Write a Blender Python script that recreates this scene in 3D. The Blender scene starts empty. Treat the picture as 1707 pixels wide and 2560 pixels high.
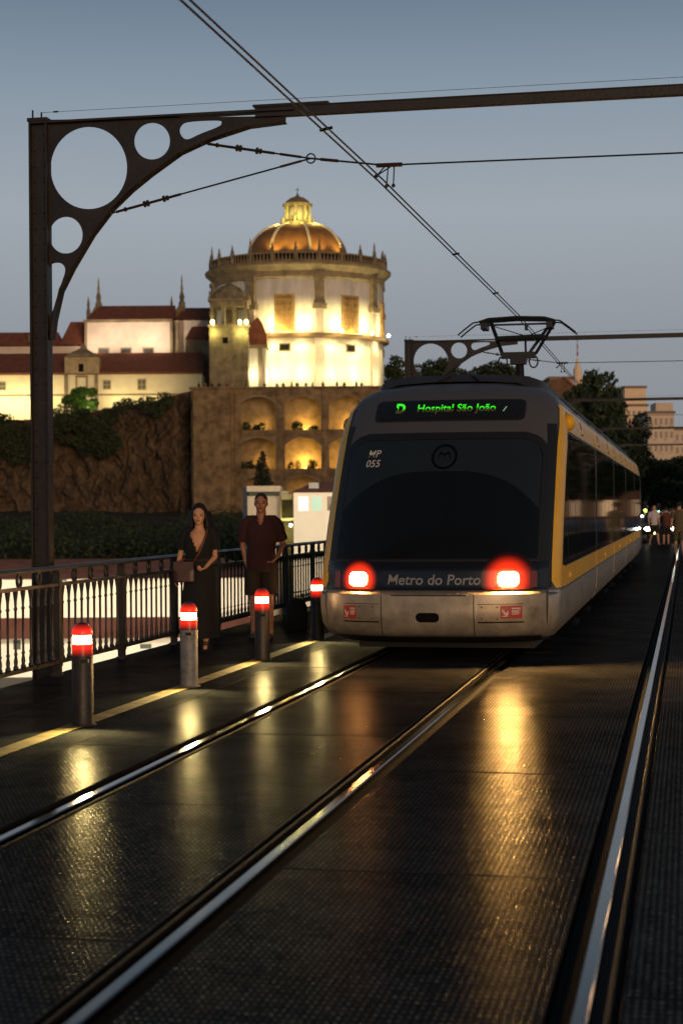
import bpy, bmesh, math, random
import numpy as np
from mathutils import Vector, Matrix, Euler

R = math.radians
random.seed(7)
rng = np.random.default_rng(11)
scene = bpy.context.scene
COL = scene.collection

# ------------------------------------------------------------------ camera
PW, PH, FPX, EYE = 1707.0, 2560.0, 4300.0, 1.66
ROLL = R(0.4)
def unroll(px, py):
    x, y = px - PW/2, PH/2 - py
    c, s = math.cos(-ROLL), math.sin(-ROLL)
    return x*c - y*s, x*s + y*c
_vx, _vy = unroll(1718, 1266)
PITCH = -math.atan(_vy/FPX)
YAW = math.atan(_vx*math.cos(PITCH)/FPX)
FWD = Vector((-math.sin(YAW)*math.cos(PITCH), math.cos(YAW)*math.cos(PITCH), math.sin(PITCH)))
RGT = Vector((math.cos(YAW), math.sin(YAW), 0))
UPV = RGT.cross(FWD)
CAM = Vector((0, 0, EYE))
cd = bpy.data.cameras.new('camera')
cam = bpy.data.objects.new('camera', cd)
COL.objects.link(cam)
cd.sensor_fit = 'VERTICAL'
cd.sensor_height = 36.0
cd.lens = 36.0*FPX/PH
cd.clip_start = 0.1
cd.clip_end = 6000
cd.dof.use_dof = True
cd.dof.focus_distance = 18.6
cd.dof.aperture_fstop = 2.8
rc, rs = math.cos(-ROLL), math.sin(-ROLL)
cr = RGT*rc + UPV*rs
cu = UPV*rc - RGT*rs
cam.matrix_world = Matrix(((cr.x, cu.x, -FWD.x, 0), (cr.y, cu.y, -FWD.y, 0), (cr.z, cu.z, -FWD.z, EYE), (0, 0, 0, 1)))
scene.camera = cam

# ------------------------------------------------------------------ sky, sun, exposure
SUN_AZ = R(152)          # the sun has just gone down behind and to the right of the viewer
world = bpy.data.worlds.new('World')
scene.world = world
world.use_nodes = True
wn = world.node_tree.nodes
wl = world.node_tree.links
bg = wn['Background']
sky = wn.new('ShaderNodeTexSky')
sky.sky_type = 'NISHITA'
sky.sun_disc = False
sky.sun_elevation = R(5)
sky.sun_rotation = SUN_AZ
sky.altitude = 80
sky.air_density = 1.0
sky.dust_density = 1.0
sky.ozone_density = 1.5
# after-sunset air: a paler belt a little above the horizon, all the way round, laid over the clear-sky model
wtc = wn.new('ShaderNodeTexCoord'); wsx = wn.new('ShaderNodeSeparateXYZ'); wrp = wn.new('ShaderNodeValToRGB')
wl.new(wtc.outputs['Generated'], wsx.inputs[0]); wl.new(wsx.outputs['Z'], wrp.inputs['Fac'])
stops = [(0.0, (0.258, 0.272, 0.306)), (0.09, (0.284, 0.303, 0.348)), (0.17, (0.365, 0.405, 0.455)), (0.235, (0.265, 0.325, 0.395)), (0.30, (0.128, 0.190, 0.268)), (0.5, (0.050, 0.075, 0.115)), (1.0, (0.020, 0.033, 0.056))]
el = wrp.color_ramp.elements
while len(el) < len(stops): el.new(0.5)
for e, (p, c) in zip(el, stops): e.position = p; e.color = (*c, 1)
wsc = wn.new('ShaderNodeVectorMath'); wsc.operation = 'SCALE'; wsc.inputs['Scale'].default_value = 9.0; wl.new(wrp.outputs['Color'], wsc.inputs[0])
wsk = wn.new('ShaderNodeVectorMath'); wsk.operation = 'SCALE'; wsk.inputs['Scale'].default_value = 0.07; wl.new(sky.outputs['Color'], wsk.inputs[0])
wad = wn.new('ShaderNodeVectorMath'); wad.operation = 'ADD'; wl.new(wsc.outputs[0], wad.inputs[0]); wl.new(wsk.outputs[0], wad.inputs[1])
wl.new(wad.outputs[0], bg.inputs['Color'])
bg.inputs['Strength'].default_value = 0.10
sl = bpy.data.lights.new('sun', 'SUN')
sl.energy = 1.35
sl.angle = R(18)
sl.color = (1.0, 0.62, 0.34)
so = bpy.data.objects.new('sun', sl)
COL.objects.link(so)
sd = Vector((math.sin(SUN_AZ)*math.cos(R(5)), math.cos(SUN_AZ)*math.cos(R(5)), math.sin(R(5))))
so.rotation_euler = (-sd).to_track_quat('-Z', 'Y').to_euler()
scene.view_settings.view_transform = 'Standard'
scene.view_settings.look = 'None'
scene.view_settings.exposure = 0.0
scene.view_settings.gamma = 1.0
scene.view_settings.use_curve_mapping = False
scene.render.engine = 'CYCLES'
scene.cycles.use_denoising = True
scene.cycles.denoiser = 'OPENIMAGEDENOISE'
scene.cycles.denoising_input_passes = 'RGB_ALBEDO_NORMAL'
scene.cycles.denoising_prefilter = 'ACCURATE'
scene.cycles.max_bounces = 6
scene.cycles.diffuse_bounces = 3
scene.cycles.glossy_bounces = 4
scene.cycles.sample_clamp_indirect = 2.0
scene.cycles.caustics_reflective = False
scene.cycles.caustics_refractive = False

# ------------------------------------------------------------------ helpers: points
def ray(px, py):
    x, y = unroll(px, py)
    return FWD + RGT*(x/FPX) + UPV*(y/FPX)
def onz(px, py, z=0.0):
    r = ray(px, py); return CAM + r*((z-EYE)/r.z)
def ony(px, py, Y):
    r = ray(px, py); return CAM + r*(Y/r.y)
def onx(px, py, X):
    r = ray(px, py); return CAM + r*(X/r.x)
def at(px, py, D):
    return CAM + ray(px, py)*D
def ipl(x, xs, ys):
    return float(np.interp(x, xs, ys))

# ------------------------------------------------------------------ helpers: materials
MATS = {}
def mat(name, col, rough=0.6, metal=0.0, var=0.0, vscale=3.0, bump=0.0, bscale=30.0, emit=None, estr=0.0, spec=0.5, coat=0.0, col2=None, stretch=(1, 1, 1), rvar=0.0):
    if name in MATS: return MATS[name]
    m = bpy.data.materials.new(name); m.use_nodes = True
    nt = m.node_tree; b = nt.nodes['Principled BSDF']
    b.inputs['Base Color'].default_value = (*col, 1)
    b.inputs['Roughness'].default_value = rough
    b.inputs['Metallic'].default_value = metal
    b.inputs['Specular IOR Level'].default_value = spec
    b.inputs['Coat Weight'].default_value = coat
    if emit:
        b.inputs['Emission Color'].default_value = (*emit, 1)
        b.inputs['Emission Strength'].default_value = estr
    if var or bump or rvar:
        tc = nt.nodes.new('ShaderNodeTexCoord')
        mp = nt.nodes.new('ShaderNodeMapping'); mp.inputs['Scale'].default_value = stretch
        nt.links.new(tc.outputs['Object'], mp.inputs['Vector'])
    if var or rvar:
        n = nt.nodes.new('ShaderNodeTexNoise'); n.inputs['Scale'].default_value = vscale; n.inputs['Detail'].default_value = 7
        n.inputs['Roughness'].default_value = 0.62
        nt.links.new(mp.outputs['Vector'], n.inputs['Vector'])
        if var:
            rp = nt.nodes.new('ShaderNodeValToRGB')
            c2 = col2 or tuple(min(1, c*(1+var)) for c in col)
            c1 = tuple(max(0, c*(1-var)) for c in col)
            rp.color_ramp.elements[0].position = 0.30; rp.color_ramp.elements[0].color = (*c1, 1)
            rp.color_ramp.elements[1].position = 0.70; rp.color_ramp.elements[1].color = (*c2, 1)
            nt.links.new(n.outputs['Fac'], rp.inputs['Fac'])
            nt.links.new(rp.outputs['Color'], b.inputs['Base Color'])
        if rvar:
            mr = nt.nodes.new('ShaderNodeMapRange')
            mr.inputs['From Min'].default_value = 0.3; mr.inputs['From Max'].default_value = 0.7
            mr.inputs['To Min'].default_value = max(0.02, rough-rvar); mr.inputs['To Max'].default_value = min(1, rough+rvar)
            nt.links.new(n.outputs['Fac'], mr.inputs['Value']); nt.links.new(mr.outputs['Result'], b.inputs['Roughness'])
    if bump:
        n2 = nt.nodes.new('ShaderNodeTexNoise'); n2.inputs['Scale'].default_value = bscale; n2.inputs['Detail'].default_value = 5
        nt.links.new(mp.outputs['Vector'], n2.inputs['Vector'])
        bp = nt.nodes.new('ShaderNodeBump'); bp.inputs['Strength'].default_value = bump; bp.inputs['Distance'].default_value = 0.02
        nt.links.new(n2.outputs['Fac'], bp.inputs['Height']); nt.links.new(bp.outputs['Normal'], b.inputs['Normal'])
    MATS[name] = m
    return m
def glow(name, col, s):
    if name in MATS: return MATS[name]
    m = bpy.data.materials.new(name); m.use_nodes = True
    b = m.node_tree.nodes['Principled BSDF']
    b.inputs['Base Color'].default_value = (0.02, 0.02, 0.02, 1)
    b.inputs['Roughness'].default_value = 0.3
    b.inputs['Emission Color'].default_value = (*col, 1)
    b.inputs['Emission Strength'].default_value = s
    MATS[name] = m
    return m

# ------------------------------------------------------------------ helpers: meshes
class MB:
    def __init__(s): s.v = []; s.f = []
    def add(s, vs, fs):
        o = len(s.v); s.v += [tuple(p) for p in vs]; s.f += [tuple(i+o for i in f) for f in fs]; return s
    def box(s, x0, x1, y0, y1, z0, z1):
        return s.add([(x0,y0,z0),(x1,y0,z0),(x1,y1,z0),(x0,y1,z0),(x0,y0,z1),(x1,y0,z1),(x1,y1,z1),(x0,y1,z1)],
                     [(0,3,2,1),(4,5,6,7),(0,1,5,4),(1,2,6,5),(2,3,7,6),(3,0,4,7)])
    def bar(s, a, b, w, h=None, up=(0,0,1)):
        h = h or w; a = Vector(a); b = Vector(b); d = (b-a).normalized(); u = Vector(up)
        if abs(d.dot(u)) > 0.98: u = Vector((1,0,0))
        r = d.cross(u).normalized(); u = r.cross(d)
        vs = [p + r*(sx*w/2) + u*(sz*h/2) for p in (a, b) for sx, sz in ((-1,-1),(1,-1),(1,1),(-1,1))]
        return s.add(vs, [(0,1,2,3),(7,6,5,4),(0,4,5,1),(1,5,6,2),(2,6,7,3),(3,7,4,0)])
    def tube(s, pts, rad, n=8, cap=True):
        pts = [Vector(p) for p in pts]
        rad = rad if hasattr(rad, '__len__') else [rad]*len(pts)
        o = len(s.v); vs = []
        pr = None
        for i, p in enumerate(pts):
            d = (pts[min(i+1, len(pts)-1)] - pts[max(i-1, 0)]).normalized()
            if pr is None:
                u = Vector((0,0,1)) if abs(d.z) < 0.9 else Vector((1,0,0))
                r = d.cross(u).normalized()
            else:
                r = (pr - d*pr.dot(d)).normalized()
            pr = r; q = d.cross(r)
            vs += [p + (r*math.cos(2*math.pi*k/n) + q*math.sin(2*math.pi*k/n))*rad[i] for k in range(n)]
        fs = [(i*n+k, i*n+(k+1)%n, (i+1)*n+(k+1)%n, (i+1)*n+k) for i in range(len(pts)-1) for k in range(n)]
        if cap: fs += [tuple(range(n))[::-1], tuple((len(pts)-1)*n+k for k in range(n))]
        return s.add(vs, fs)
    def lathe(s, prof, n=24, c=(0,0,0), a0=0.0, a1=2*math.pi, sx=1.0, sy=1.0):
        full = abs(a1-a0-2*math.pi) < 1e-6
        m = n if full else n+1
        vs = [(c[0]+r*sx*math.cos(a0+(a1-a0)*k/n), c[1]+r*sy*math.sin(a0+(a1-a0)*k/n), c[2]+z) for r, z in prof for k in range(m)]
        fs = []
        for i in range(len(prof)-1):
            for k in range(n):
                k2 = (k+1) % m
                fs.append((i*m+k, i*m+k2, (i+1)*m+k2, (i+1)*m+k))
        if full:
            if prof[0][0] > 1e-4: fs.append(tuple(range(m))[::-1])
            if prof[-1][0] > 1e-4: fs.append(tuple((len(prof)-1)*m+k for k in range(m)))
        return s.add(vs, fs)
    def grid(s, P):
        nr, nc = len(P), len(P[0])
        return s.add([p for row in P for p in row], [(i*nc+j, i*nc+j+1, (i+1)*nc+j+1, (i+1)*nc+j) for i in range(nr-1) for j in range(nc-1)])
    def ball(s, c, r, n=12, m=8):
        r = r if hasattr(r, '__len__') else (r, r, r)
        prof = [(math.sin(math.pi*i/m), -math.cos(math.pi*i/m)) for i in range(m+1)]
        vs = [(c[0]+r[0]*a*math.cos(2*math.pi*k/n), c[1]+r[1]*a*math.sin(2*math.pi*k/n), c[2]+r[2]*z) for a, z in prof for k in range(n)]
        return s.add(vs, [(i*n+k, i*n+(k+1)%n, (i+1)*n+(k+1)%n, (i+1)*n+k) for i in range(m) for k in range(n)])
    def prism(s, poly, y0, y1):
        """polygon in (x, z) extruded along y"""
        n = len(poly)
        vs = [(x, y0, z) for x, z in poly] + [(x, y1, z) for x, z in poly]
        return s.add(vs, [tuple(range(n)), tuple(range(2*n-1, n-1, -1))] + [(i, i+n, (i+1)%n+n, (i+1)%n) for i in range(n)])
    def mesh(s, name):
        me = bpy.data.meshes.new(name); me.from_pydata(s.v, [], s.f); me.validate(); me.update(); return me
    def build(s, name, m, parent=None, smooth=False, fix=True, auto=None):
        me = s.mesh(name)
        return link(name, me, m, parent, smooth, fix, auto)
def link(name, me, m, parent=None, smooth=False, fix=True, auto=None):
    if fix:
        bm = bmesh.new(); bm.from_mesh(me); bmesh.ops.remove_doubles(bm, verts=bm.verts, dist=1e-5)
        bmesh.ops.recalc_face_normals(bm, faces=bm.faces); bm.to_mesh(me); bm.free()
    if smooth or auto:
        me.polygons.foreach_set('use_smooth', [True]*len(me.polygons))
    if auto: 
        try: me.set_sharp_from_angle(angle=R(auto))
        except Exception: pass
    me.materials.clear(); me.materials.append(m)
    o = bpy.data.objects.new(name, me); COL.objects.link(o)
    if parent: o.parent = parent
    return o
def empty(name, loc=(0,0,0), rz=0.0):
    o = bpy.data.objects.new(name, None); COL.objects.link(o)
    o.location = loc; o.rotation_euler = (0, 0, rz); o.empty_display_size = 0.2
    return o
def tag(o, label=None, cat=None, group=None, kind=None):
    if label: o['label'] = label
    if cat: o['category'] = cat
    if group: o['group'] = group
    if kind: o['kind'] = kind
    return o
def struct(o): o['kind'] = 'structure'; return o
def copy_tree(o, parent=None):
    c = o.copy(); COL.objects.link(c)
    if parent: c.parent = parent
    for ch in list(o.children): copy_tree(ch, c)
    return c
def light(kind, name, loc, power, col, parent=None, aim=None, size=0.1, cone=90, blend=0.6):
    l = bpy.data.lights.new(name, kind); l.energy = power; l.color = col
    if kind == 'AREA': l.size = size
    else: l.shadow_soft_size = size
    if kind == 'SPOT': l.spot_size = R(cone); l.spot_blend = blend
    o = bpy.data.objects.new(name, l); COL.objects.link(o); o.location = loc
    if aim is not None:
        o.rotation_euler = (Vector(aim)-Vector(loc)).to_track_quat('-Z', 'Y').to_euler()
    if parent: o.parent = parent
    return o
class Frame:
    """a far thing's own axes: x to the right, y away from the viewer, z up"""
    def __init__(s, px, py, D, rz=None, z=None):
        s.L = at(px, py, D)
        if z is not None: s.L.z = z
        s.rz = YAW if rz is None else rz
    def loc(s, P):
        d = Vector(P) - s.L; c, n = math.cos(-s.rz), math.sin(-s.rz)
        return Vector((d.x*c - d.y*n, d.x*n + d.y*c, d.z))
    def p(s, px, py, D): return s.loc(at(px, py, D))
    def empty(s, name): return empty(name, s.L, s.rz)
def text_mesh(txt, size, shear=0.0, bold=0.0):
    cu = bpy.data.curves.new('t', 'FONT'); cu.body = txt; cu.size = size; cu.align_x = 'CENTER'; cu.align_y = 'CENTER'
    cu.shear = shear; cu.offset = bold; cu.resolution_u = 3
    o = bpy.data.objects.new('t', cu); COL.objects.link(o)
    dg = bpy.context.evaluated_depsgraph_get(); dg.update()
    me = bpy.data.meshes.new_from_object(o.evaluated_get(dg))
    bpy.data.objects.remove(o); bpy.data.curves.remove(cu)
    return me
def plate_mesh(outer, holes, thick):
    """flat plate in x,z with holes, thickness along y"""
    cu = bpy.data.curves.new('t', 'CURVE'); cu.dimensions = '2D'; cu.fill_mode = 'BOTH'; cu.extrude = thick/2
    for ring in [outer] + holes:
        sp = cu.splines.new('POLY'); sp.points.add(len(ring)-1)
        for q, (x, z) in zip(sp.points, ring): q.co = (x, z, 0, 1)
        sp.use_cyclic_u = True
    o = bpy.data.objects.new('t', cu); COL.objects.link(o)
    dg = bpy.context.evaluated_depsgraph_get(); dg.update()
    me = bpy.data.meshes.new_from_object(o.evaluated_get(dg))
    bpy.data.objects.remove(o); bpy.data.curves.remove(cu)
    me.transform(Matrix.Rotation(R(90), 4, 'X'))
    return me
def leaf_mesh(name, blobs, n, size, flat=0.0):
    """many small leaf faces spread through ellipsoid clumps: blobs = (centre, radii)"""
    w = np.array([b[1][0]*b[1][1]*b[1][2] for b in blobs])**0.67; w /= w.sum()
    idx = rng.choice(len(blobs), n, p=w)
    C = np.array([b[0] for b in blobs])[idx]; Rr = np.array([b[1] for b in blobs])[idx]
    d = rng.normal(size=(n, 3)); d /= np.linalg.norm(d, axis=1)[:, None]
    rad = rng.uniform(0.25, 1.0, n)**0.45 * rng.uniform(0.9, 1.13, n)
    P = C + d*Rr*rad[:, None]
    a = rng.normal(size=(n, 3)); a /= np.linalg.norm(a, axis=1)[:, None]
    b = np.cross(a, rng.normal(size=(n, 3))); b /= np.linalg.norm(b, axis=1)[:, None]
    s = size*rng.uniform(0.55, 1.3, n)[:, None]
    V = np.stack([P - a*s, P + b*s*0.5, P + a*s, P - b*s*0.5], 1).reshape(-1, 3)
    me = bpy.data.meshes.new(name)
    me.vertices.add(4*n); me.loops.add(4*n); me.polygons.add(n)
    me.vertices.foreach_set('co', V.ravel()); me.loops.foreach_set('vertex_index', np.arange(4*n))
    me.polygons.foreach_set('loop_start', np.arange(n)*4); me.polygons.foreach_set('loop_total', np.full(n, 4))
    me.update(); me.validate()
    return me
def fbm(x, y, seed=0, octs=5):
    v = 0; a = 1; t = 0
    for o in range(octs):
        f = 2**o
        v += a*(math.sin(x*f*1.7+seed*1.3+math.sin(y*f*1.1+seed))*math.sin(y*f*1.9+seed*0.7+math.sin(x*f*0.8-seed))); t += a; a *= 0.55
    return v/t
ORD = ['first','second','third','fourth','fifth','sixth','seventh','eighth','ninth','tenth','eleventh','twelfth','thirteenth','fourteenth','fifteenth','sixteenth']

# ------------------------------------------------------------------ materials used in many places
def deck_material():
    m = bpy.data.materials.new('tread_plate'); m.use_nodes = True
    nt = m.node_tree; N = nt.nodes; L = nt.links; b = N['Principled BSDF']
    tc = N.new('ShaderNodeTexCoord'); oi = N.new('ShaderNodeObjectInfo')
    add = N.new('ShaderNodeVectorMath'); add.operation = 'ADD'
    mul = N.new('ShaderNodeVectorMath'); mul.operation = 'SCALE'; mul.inputs['Scale'].default_value = 1.0
    L.new(oi.outputs['Location'], mul.inputs[0]); L.new(mul.outputs[0], add.inputs[0]); L.new(tc.outputs['Object'], add.inputs[1])
    n1 = N.new('ShaderNodeTexNoise'); n1.inputs['Scale'].default_value = 1.4; n1.inputs['Detail'].default_value = 9; n1.inputs['Roughness'].default_value = 0.68
    L.new(add.outputs[0], n1.inputs['Vector'])
    rp = N.new('ShaderNodeValToRGB'); e = rp.color_ramp.elements
    e[0].position = 0.28; e[0].color = (0.016, 0.0163, 0.0172, 1); e[1].position = 0.74; e[1].color = (0.058, 0.057, 0.055, 1)
    L.new(n1.outputs['Fac'], rp.inputs['Fac'])
    hv = N.new('ShaderNodeHueSaturation')
    mr0 = N.new('ShaderNodeMapRange'); mr0.inputs['To Min'].default_value = 0.8; mr0.inputs['To Max'].default_value = 1.25
    L.new(oi.outputs['Random'], mr0.inputs['Value']); L.new(mr0.outputs[0], hv.inputs['Value']); L.new(rp.outputs['Color'], hv.inputs['Color'])
    df = N.new('ShaderNodeBsdfDiffuse'); gl = N.new('ShaderNodeBsdfGlossy'); gl.distribution = 'GGX'; mx = N.new('ShaderNodeMixShader'); mx.inputs['Fac'].default_value = 0.055
    gl.inputs['Color'].default_value = (1.0, 0.93, 0.80, 1)
    # pale scuffs and dull stains
    ns_ = N.new('ShaderNodeTexNoise'); ns_.inputs['Scale'].default_value = 6.5; ns_.inputs['Detail'].default_value = 12; ns_.inputs['Roughness'].default_value = 0.8
    ms_ = N.new('ShaderNodeMapping'); ms_.inputs['Scale'].default_value = (0.7, 1.9, 1); L.new(add.outputs[0], ms_.inputs['Vector']); L.new(ms_.outputs[0], ns_.inputs['Vector'])
    rs_ = N.new('ShaderNodeMapRange'); rs_.inputs['From Min'].default_value = 0.60; rs_.inputs['From Max'].default_value = 0.74; L.new(ns_.outputs['Fac'], rs_.inputs['Value'])
    mc_ = N.new('ShaderNodeMix'); mc_.data_type = 'RGBA'; mc_.inputs['B'].default_value = (0.115, 0.11, 0.10, 1); L.new(rs_.outputs[0], mc_.inputs['Factor']); L.new(hv.outputs['Color'], mc_.inputs['A'])
    vm_ = N.new('ShaderNodeVectorMath'); vm_.operation = 'SCALE'; L.new(mc_.outputs['Result'], vm_.inputs[0]); L.new(vm_.outputs[0], df.inputs['Color']); L.new(df.outputs[0], mx.inputs[1]); L.new(gl.outputs[0], mx.inputs[2])
    L.new(mx.outputs[0], N['Material Output'].inputs['Surface']); N.remove(b)
    # scuffed gloss, stretched along the deck's width
    mp = N.new('ShaderNodeMapping'); mp.inputs['Scale'].default_value = (1.2, 2.0, 1); L.new(add.outputs[0], mp.inputs['Vector'])
    n2 = N.new('ShaderNodeTexNoise'); n2.inputs['Scale'].default_value = 1.7; n2.inputs['Detail'].default_value = 8; n2.inputs['Roughness'].default_value = 0.65
    L.new(mp.outputs[0], n2.inputs['Vector'])
    mr = N.new('ShaderNodeMapRange'); mr.inputs['From Min'].default_value = 0.3; mr.inputs['From Max'].default_value = 0.72
    mr.inputs['To Min'].default_value = 0.15; mr.inputs['To Max'].default_value = 0.27
    L.new(n2.outputs['Fac'], mr.inputs['Value']); L.new(mr.outputs[0], gl.inputs['Roughness'])
    n3 = N.new('ShaderNodeTexNoise'); n3.inputs['Scale'].default_value = 9.0; n3.inputs['Detail'].default_value = 10; n3.inputs['Roughness'].default_value = 0.78
    mp3 = N.new('ShaderNodeMapping'); mp3.inputs['Scale'].default_value = (1.0, 1.6, 1); mp3.inputs['Rotation'].default_value = (0, 0, 0.5); L.new(add.outputs[0], mp3.inputs['Vector']); L.new(mp3.outputs[0], n3.inputs['Vector'])
    mf3 = N.new('ShaderNodeMapRange'); mf3.inputs['From Min'].default_value = 0.36; mf3.inputs['From Max'].default_value = 0.66
    mf3.inputs['To Min'].default_value = 0.020; mf3.inputs['To Max'].default_value = 0.125; L.new(n3.outputs['Fac'], mf3.inputs['Value'])
    # raised tread dots in straight rows
    sx = N.new('ShaderNodeSeparateXYZ'); L.new(tc.outputs['Object'], sx.inputs[0])
    def wave(out, per):
        q = N.new('ShaderNodeMath'); q.operation = 'MULTIPLY'; q.inputs[1].default_value = 2*math.pi/per; L.new(out, q.inputs[0])
        w = N.new('ShaderNodeMath'); w.operation = 'SINE'; L.new(q.outputs[0], w.inputs[0])
        z = N.new('ShaderNodeMath'); z.operation = 'MAXIMUM'; z.inputs[1].default_value = -0.1; L.new(w.outputs[0], z.inputs[0])
        z2 = N.new('ShaderNodeMath'); z2.operation = 'ADD'; z2.inputs[1].default_value = 0.1; L.new(z.outputs[0], z2.inputs[0])
        return z2.outputs[0]
    pm = N.new('ShaderNodeMath'); pm.operation = 'MULTIPLY'; L.new(wave(sx.outputs['X'], 0.028), pm.inputs[0]); L.new(wave(sx.outputs['Y'], 0.055), pm.inputs[1])
    tf_ = N.new('ShaderNodeMath'); tf_.operation = 'MULTIPLY_ADD'; tf_.inputs[1].default_value = 1.2; tf_.inputs[2].default_value = 0.16; L.new(pm.outputs[0], tf_.inputs[0])
    td_ = N.new('ShaderNodeMath'); td_.operation = 'MULTIPLY_ADD'; td_.inputs[1].default_value = 1.1; td_.inputs[2].default_value = 0.65; L.new(pm.outputs[0], td_.inputs[0]); L.new(td_.outputs[0], vm_.inputs['Scale'])
    tg_ = N.new('ShaderNodeMath'); tg_.operation = 'MULTIPLY'; L.new(tf_.outputs[0], tg_.inputs[0]); L.new(mf3.outputs[0], tg_.inputs[1]); L.new(tg_.outputs[0], mx.inputs['Fac'])
    # wear: the dots are polished unevenly, grain by grain and patch by patch
    ne = N.new('ShaderNodeTexNoise'); ne.inputs['Scale'].default_value = 34.0; ne.inputs['Detail'].default_value = 3; ne.inputs['Roughness'].default_value = 0.7; L.new(add.outputs[0], ne.inputs['Vector'])
    me_ = N.new('ShaderNodeMapRange'); me_.inputs['From Min'].default_value = 0.36; me_.inputs['From Max'].default_value = 0.66; me_.inputs['To Min'].default_value = 0.08; me_.inputs['To Max'].default_value = 1.9; L.new(ne.outputs['Fac'], me_.inputs['Value'])
    te_ = N.new('ShaderNodeMath'); te_.operation = 'MULTIPLY'; L.new(tg_.outputs[0], te_.inputs[0]); L.new(me_.outputs[0], te_.inputs[1]); L.new(te_.outputs[0], mx.inputs['Fac'])
    tq_ = N.new('ShaderNodeMath'); tq_.operation = 'MULTIPLY'; L.new(pm.outputs[0], tq_.inputs[0]); L.new(me_.outputs[0], tq_.inputs[1]); L.new(tq_.outputs[0], td_.inputs[0])
    ng = N.new('ShaderNodeTexNoise'); ng.inputs['Scale'].default_value = 160; ng.inputs['Detail'].default_value = 3; L.new(add.outputs[0], ng.inputs['Vector'])
    nm = N.new('ShaderNodeMath'); nm.operation = 'MULTIPLY_ADD'; nm.inputs[1].default_value = 0.5; L.new(ng.outputs['Fac'], nm.inputs[0]); L.new(pm.outputs[0], nm.inputs[2])
    bp = N.new('ShaderNodeBump'); bp.inputs['Strength'].default_value = 0.5; bp.inputs['Distance'].default_value = 0.0011
    nw = N.new('ShaderNodeTexNoise'); nw.inputs['Scale'].default_value = 7.0; nw.inputs['Detail'].default_value = 4; L.new(add.outputs[0], nw.inputs['Vector'])
    nk_ = N.new('ShaderNodeMath'); nk_.operation = 'MULTIPLY_ADD'; nk_.inputs[1].default_value = 3.2; L.new(nw.outputs['Fac'], nk_.inputs[0]); L.new(nm.outputs[0], nk_.inputs[2])
    L.new(nk_.outputs[0], bp.inputs['Height']); L.new(bp.outputs[0], df.inputs['Normal']); L.new(bp.outputs[0], gl.inputs['Normal'])
    return m
TREAD = deck_material()
M_iron = mat('painted_iron', (0.020, 0.018, 0.015), 0.42, 0.0, var=0.5, vscale=6, bump=0.25, bscale=40, spec=0.5, rvar=0.12)
M_gant = mat('gantry_iron', (0.016, 0.012, 0.009), 0.5, 0.0, var=0.5, vscale=3, bump=0.2, bscale=25)
M_dark = mat('dark_recess', (0.005, 0.005, 0.005), 0.9, spec=0.1)
M_steel = mat('rail_steel', (0.070, 0.069, 0.068), 0.11, 1.0, rvar=0.04, vscale=9, stretch=(1, 0.1, 1))
M_rust = mat('rail_rust', (0.020, 0.013, 0.008), 0.7, 0.0, var=0.5, vscale=8, spec=0.15)
M_yline = mat('worn_yellow_paint', (0.22, 0.145, 0.028), 0.6, var=0.7, vscale=6, col2=(0.36, 0.24, 0.045), spec=0.2)

# ------------------------------------------------------------------ the ground far below and the bridge deck
g = MB(); g.grid([[(x, y, -8.0) for x in np.linspace(-3000, 3000, 13)] for y in np.linspace(-400, 5000, 13)])
struct(g.build('ground', mat('bank_soil', (0.05, 0.047, 0.036), 0.9, var=0.5, vscale=0.05)))
DECK_END = 118.0
deck = struct(MB().box(-6.33, 4.3, -70, DECK_END, -0.75, -0.075).build('bridge_deck', M_dark))
RAILS = [(-3.42, 1), (-1.97, -1), (-0.35, 1), (1.10, -1)]
SLOT = 0.118
lanes = [(-6.33, -5.45), (-5.45, -4.27), (-4.27, RAILS[0][0]-SLOT), (RAILS[0][0]+SLOT, RAILS[1][0]-SLOT), (RAILS[1][0]+SLOT, RAILS[2][0]-SLOT),
         (RAILS[2][0]+SLOT, RAILS[3][0]-SLOT), (RAILS[3][0]+SLOT, 2.6), (2.6, 4.3)]
LEN, GAP = 3.0, 0.006
for li, (a, b) in enumerate(lanes):
    w, hh = (b-a)/2 - GAP/2, LEN/2 - GAP/2
    bm = bmesh.new(); bmesh.ops.create_cube(bm, size=1.0)
    for v in bm.verts: v.co = (v.co.x*2*w, v.co.y*2*hh, v.co.z*0.03 - 0.015)
    bmesh.ops.bevel(bm, geom=[e for e in bm.edges if e.verts[0].co.z > -0.01 and e.verts[1].co.z > -0.01], offset=0.004, segments=1, affect='EDGES')
    me = bpy.data.meshes.new('deck_plate'); bm.to_mesh(me); bm.free(); me.materials.append(TREAD)
    y = 1.0 + [0.9, 0.0, 1.6, 2.33, 0.74, 1.9, 0.4, 1.1][li] - LEN
    while y < 62:
        o = bpy.data.objects.new('deck_plate', me); COL.objects.link(o); o.parent = deck
        o.location = ((a+b)/2, y+LEN/2, random.uniform(-0.0015, 0.0015)); o.rotation_euler = (random.gauss(0, 0.0007), random.gauss(0, 0.0010), 0); y += LEN
    bck = MB().box(-w, w, -70, 1.0 + [0.9, 0.0, 1.6, 2.33, 0.74, 1.9, 0.4, 1.1][li] - LEN - GAP, -0.03, -0.001).build('deck_plate', TREAD, deck); bck.location = ((a+b)/2, 0, 0)
    far = MB().box(-w, w, y-0.0, DECK_END, -0.03, -0.001).build('deck_plate', TREAD, deck); far.location = ((a+b)/2, 0, 0)
# support strip under the plates so joints look shut, and the outer edge girder
MB().box(-6.40, -6.332, -70, DECK_END, -1.6, -0.02).build('edge_girder', mat('girder_rust', (0.05, 0.030, 0.02), 0.7, var=0.5, vscale=3), deck)
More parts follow.
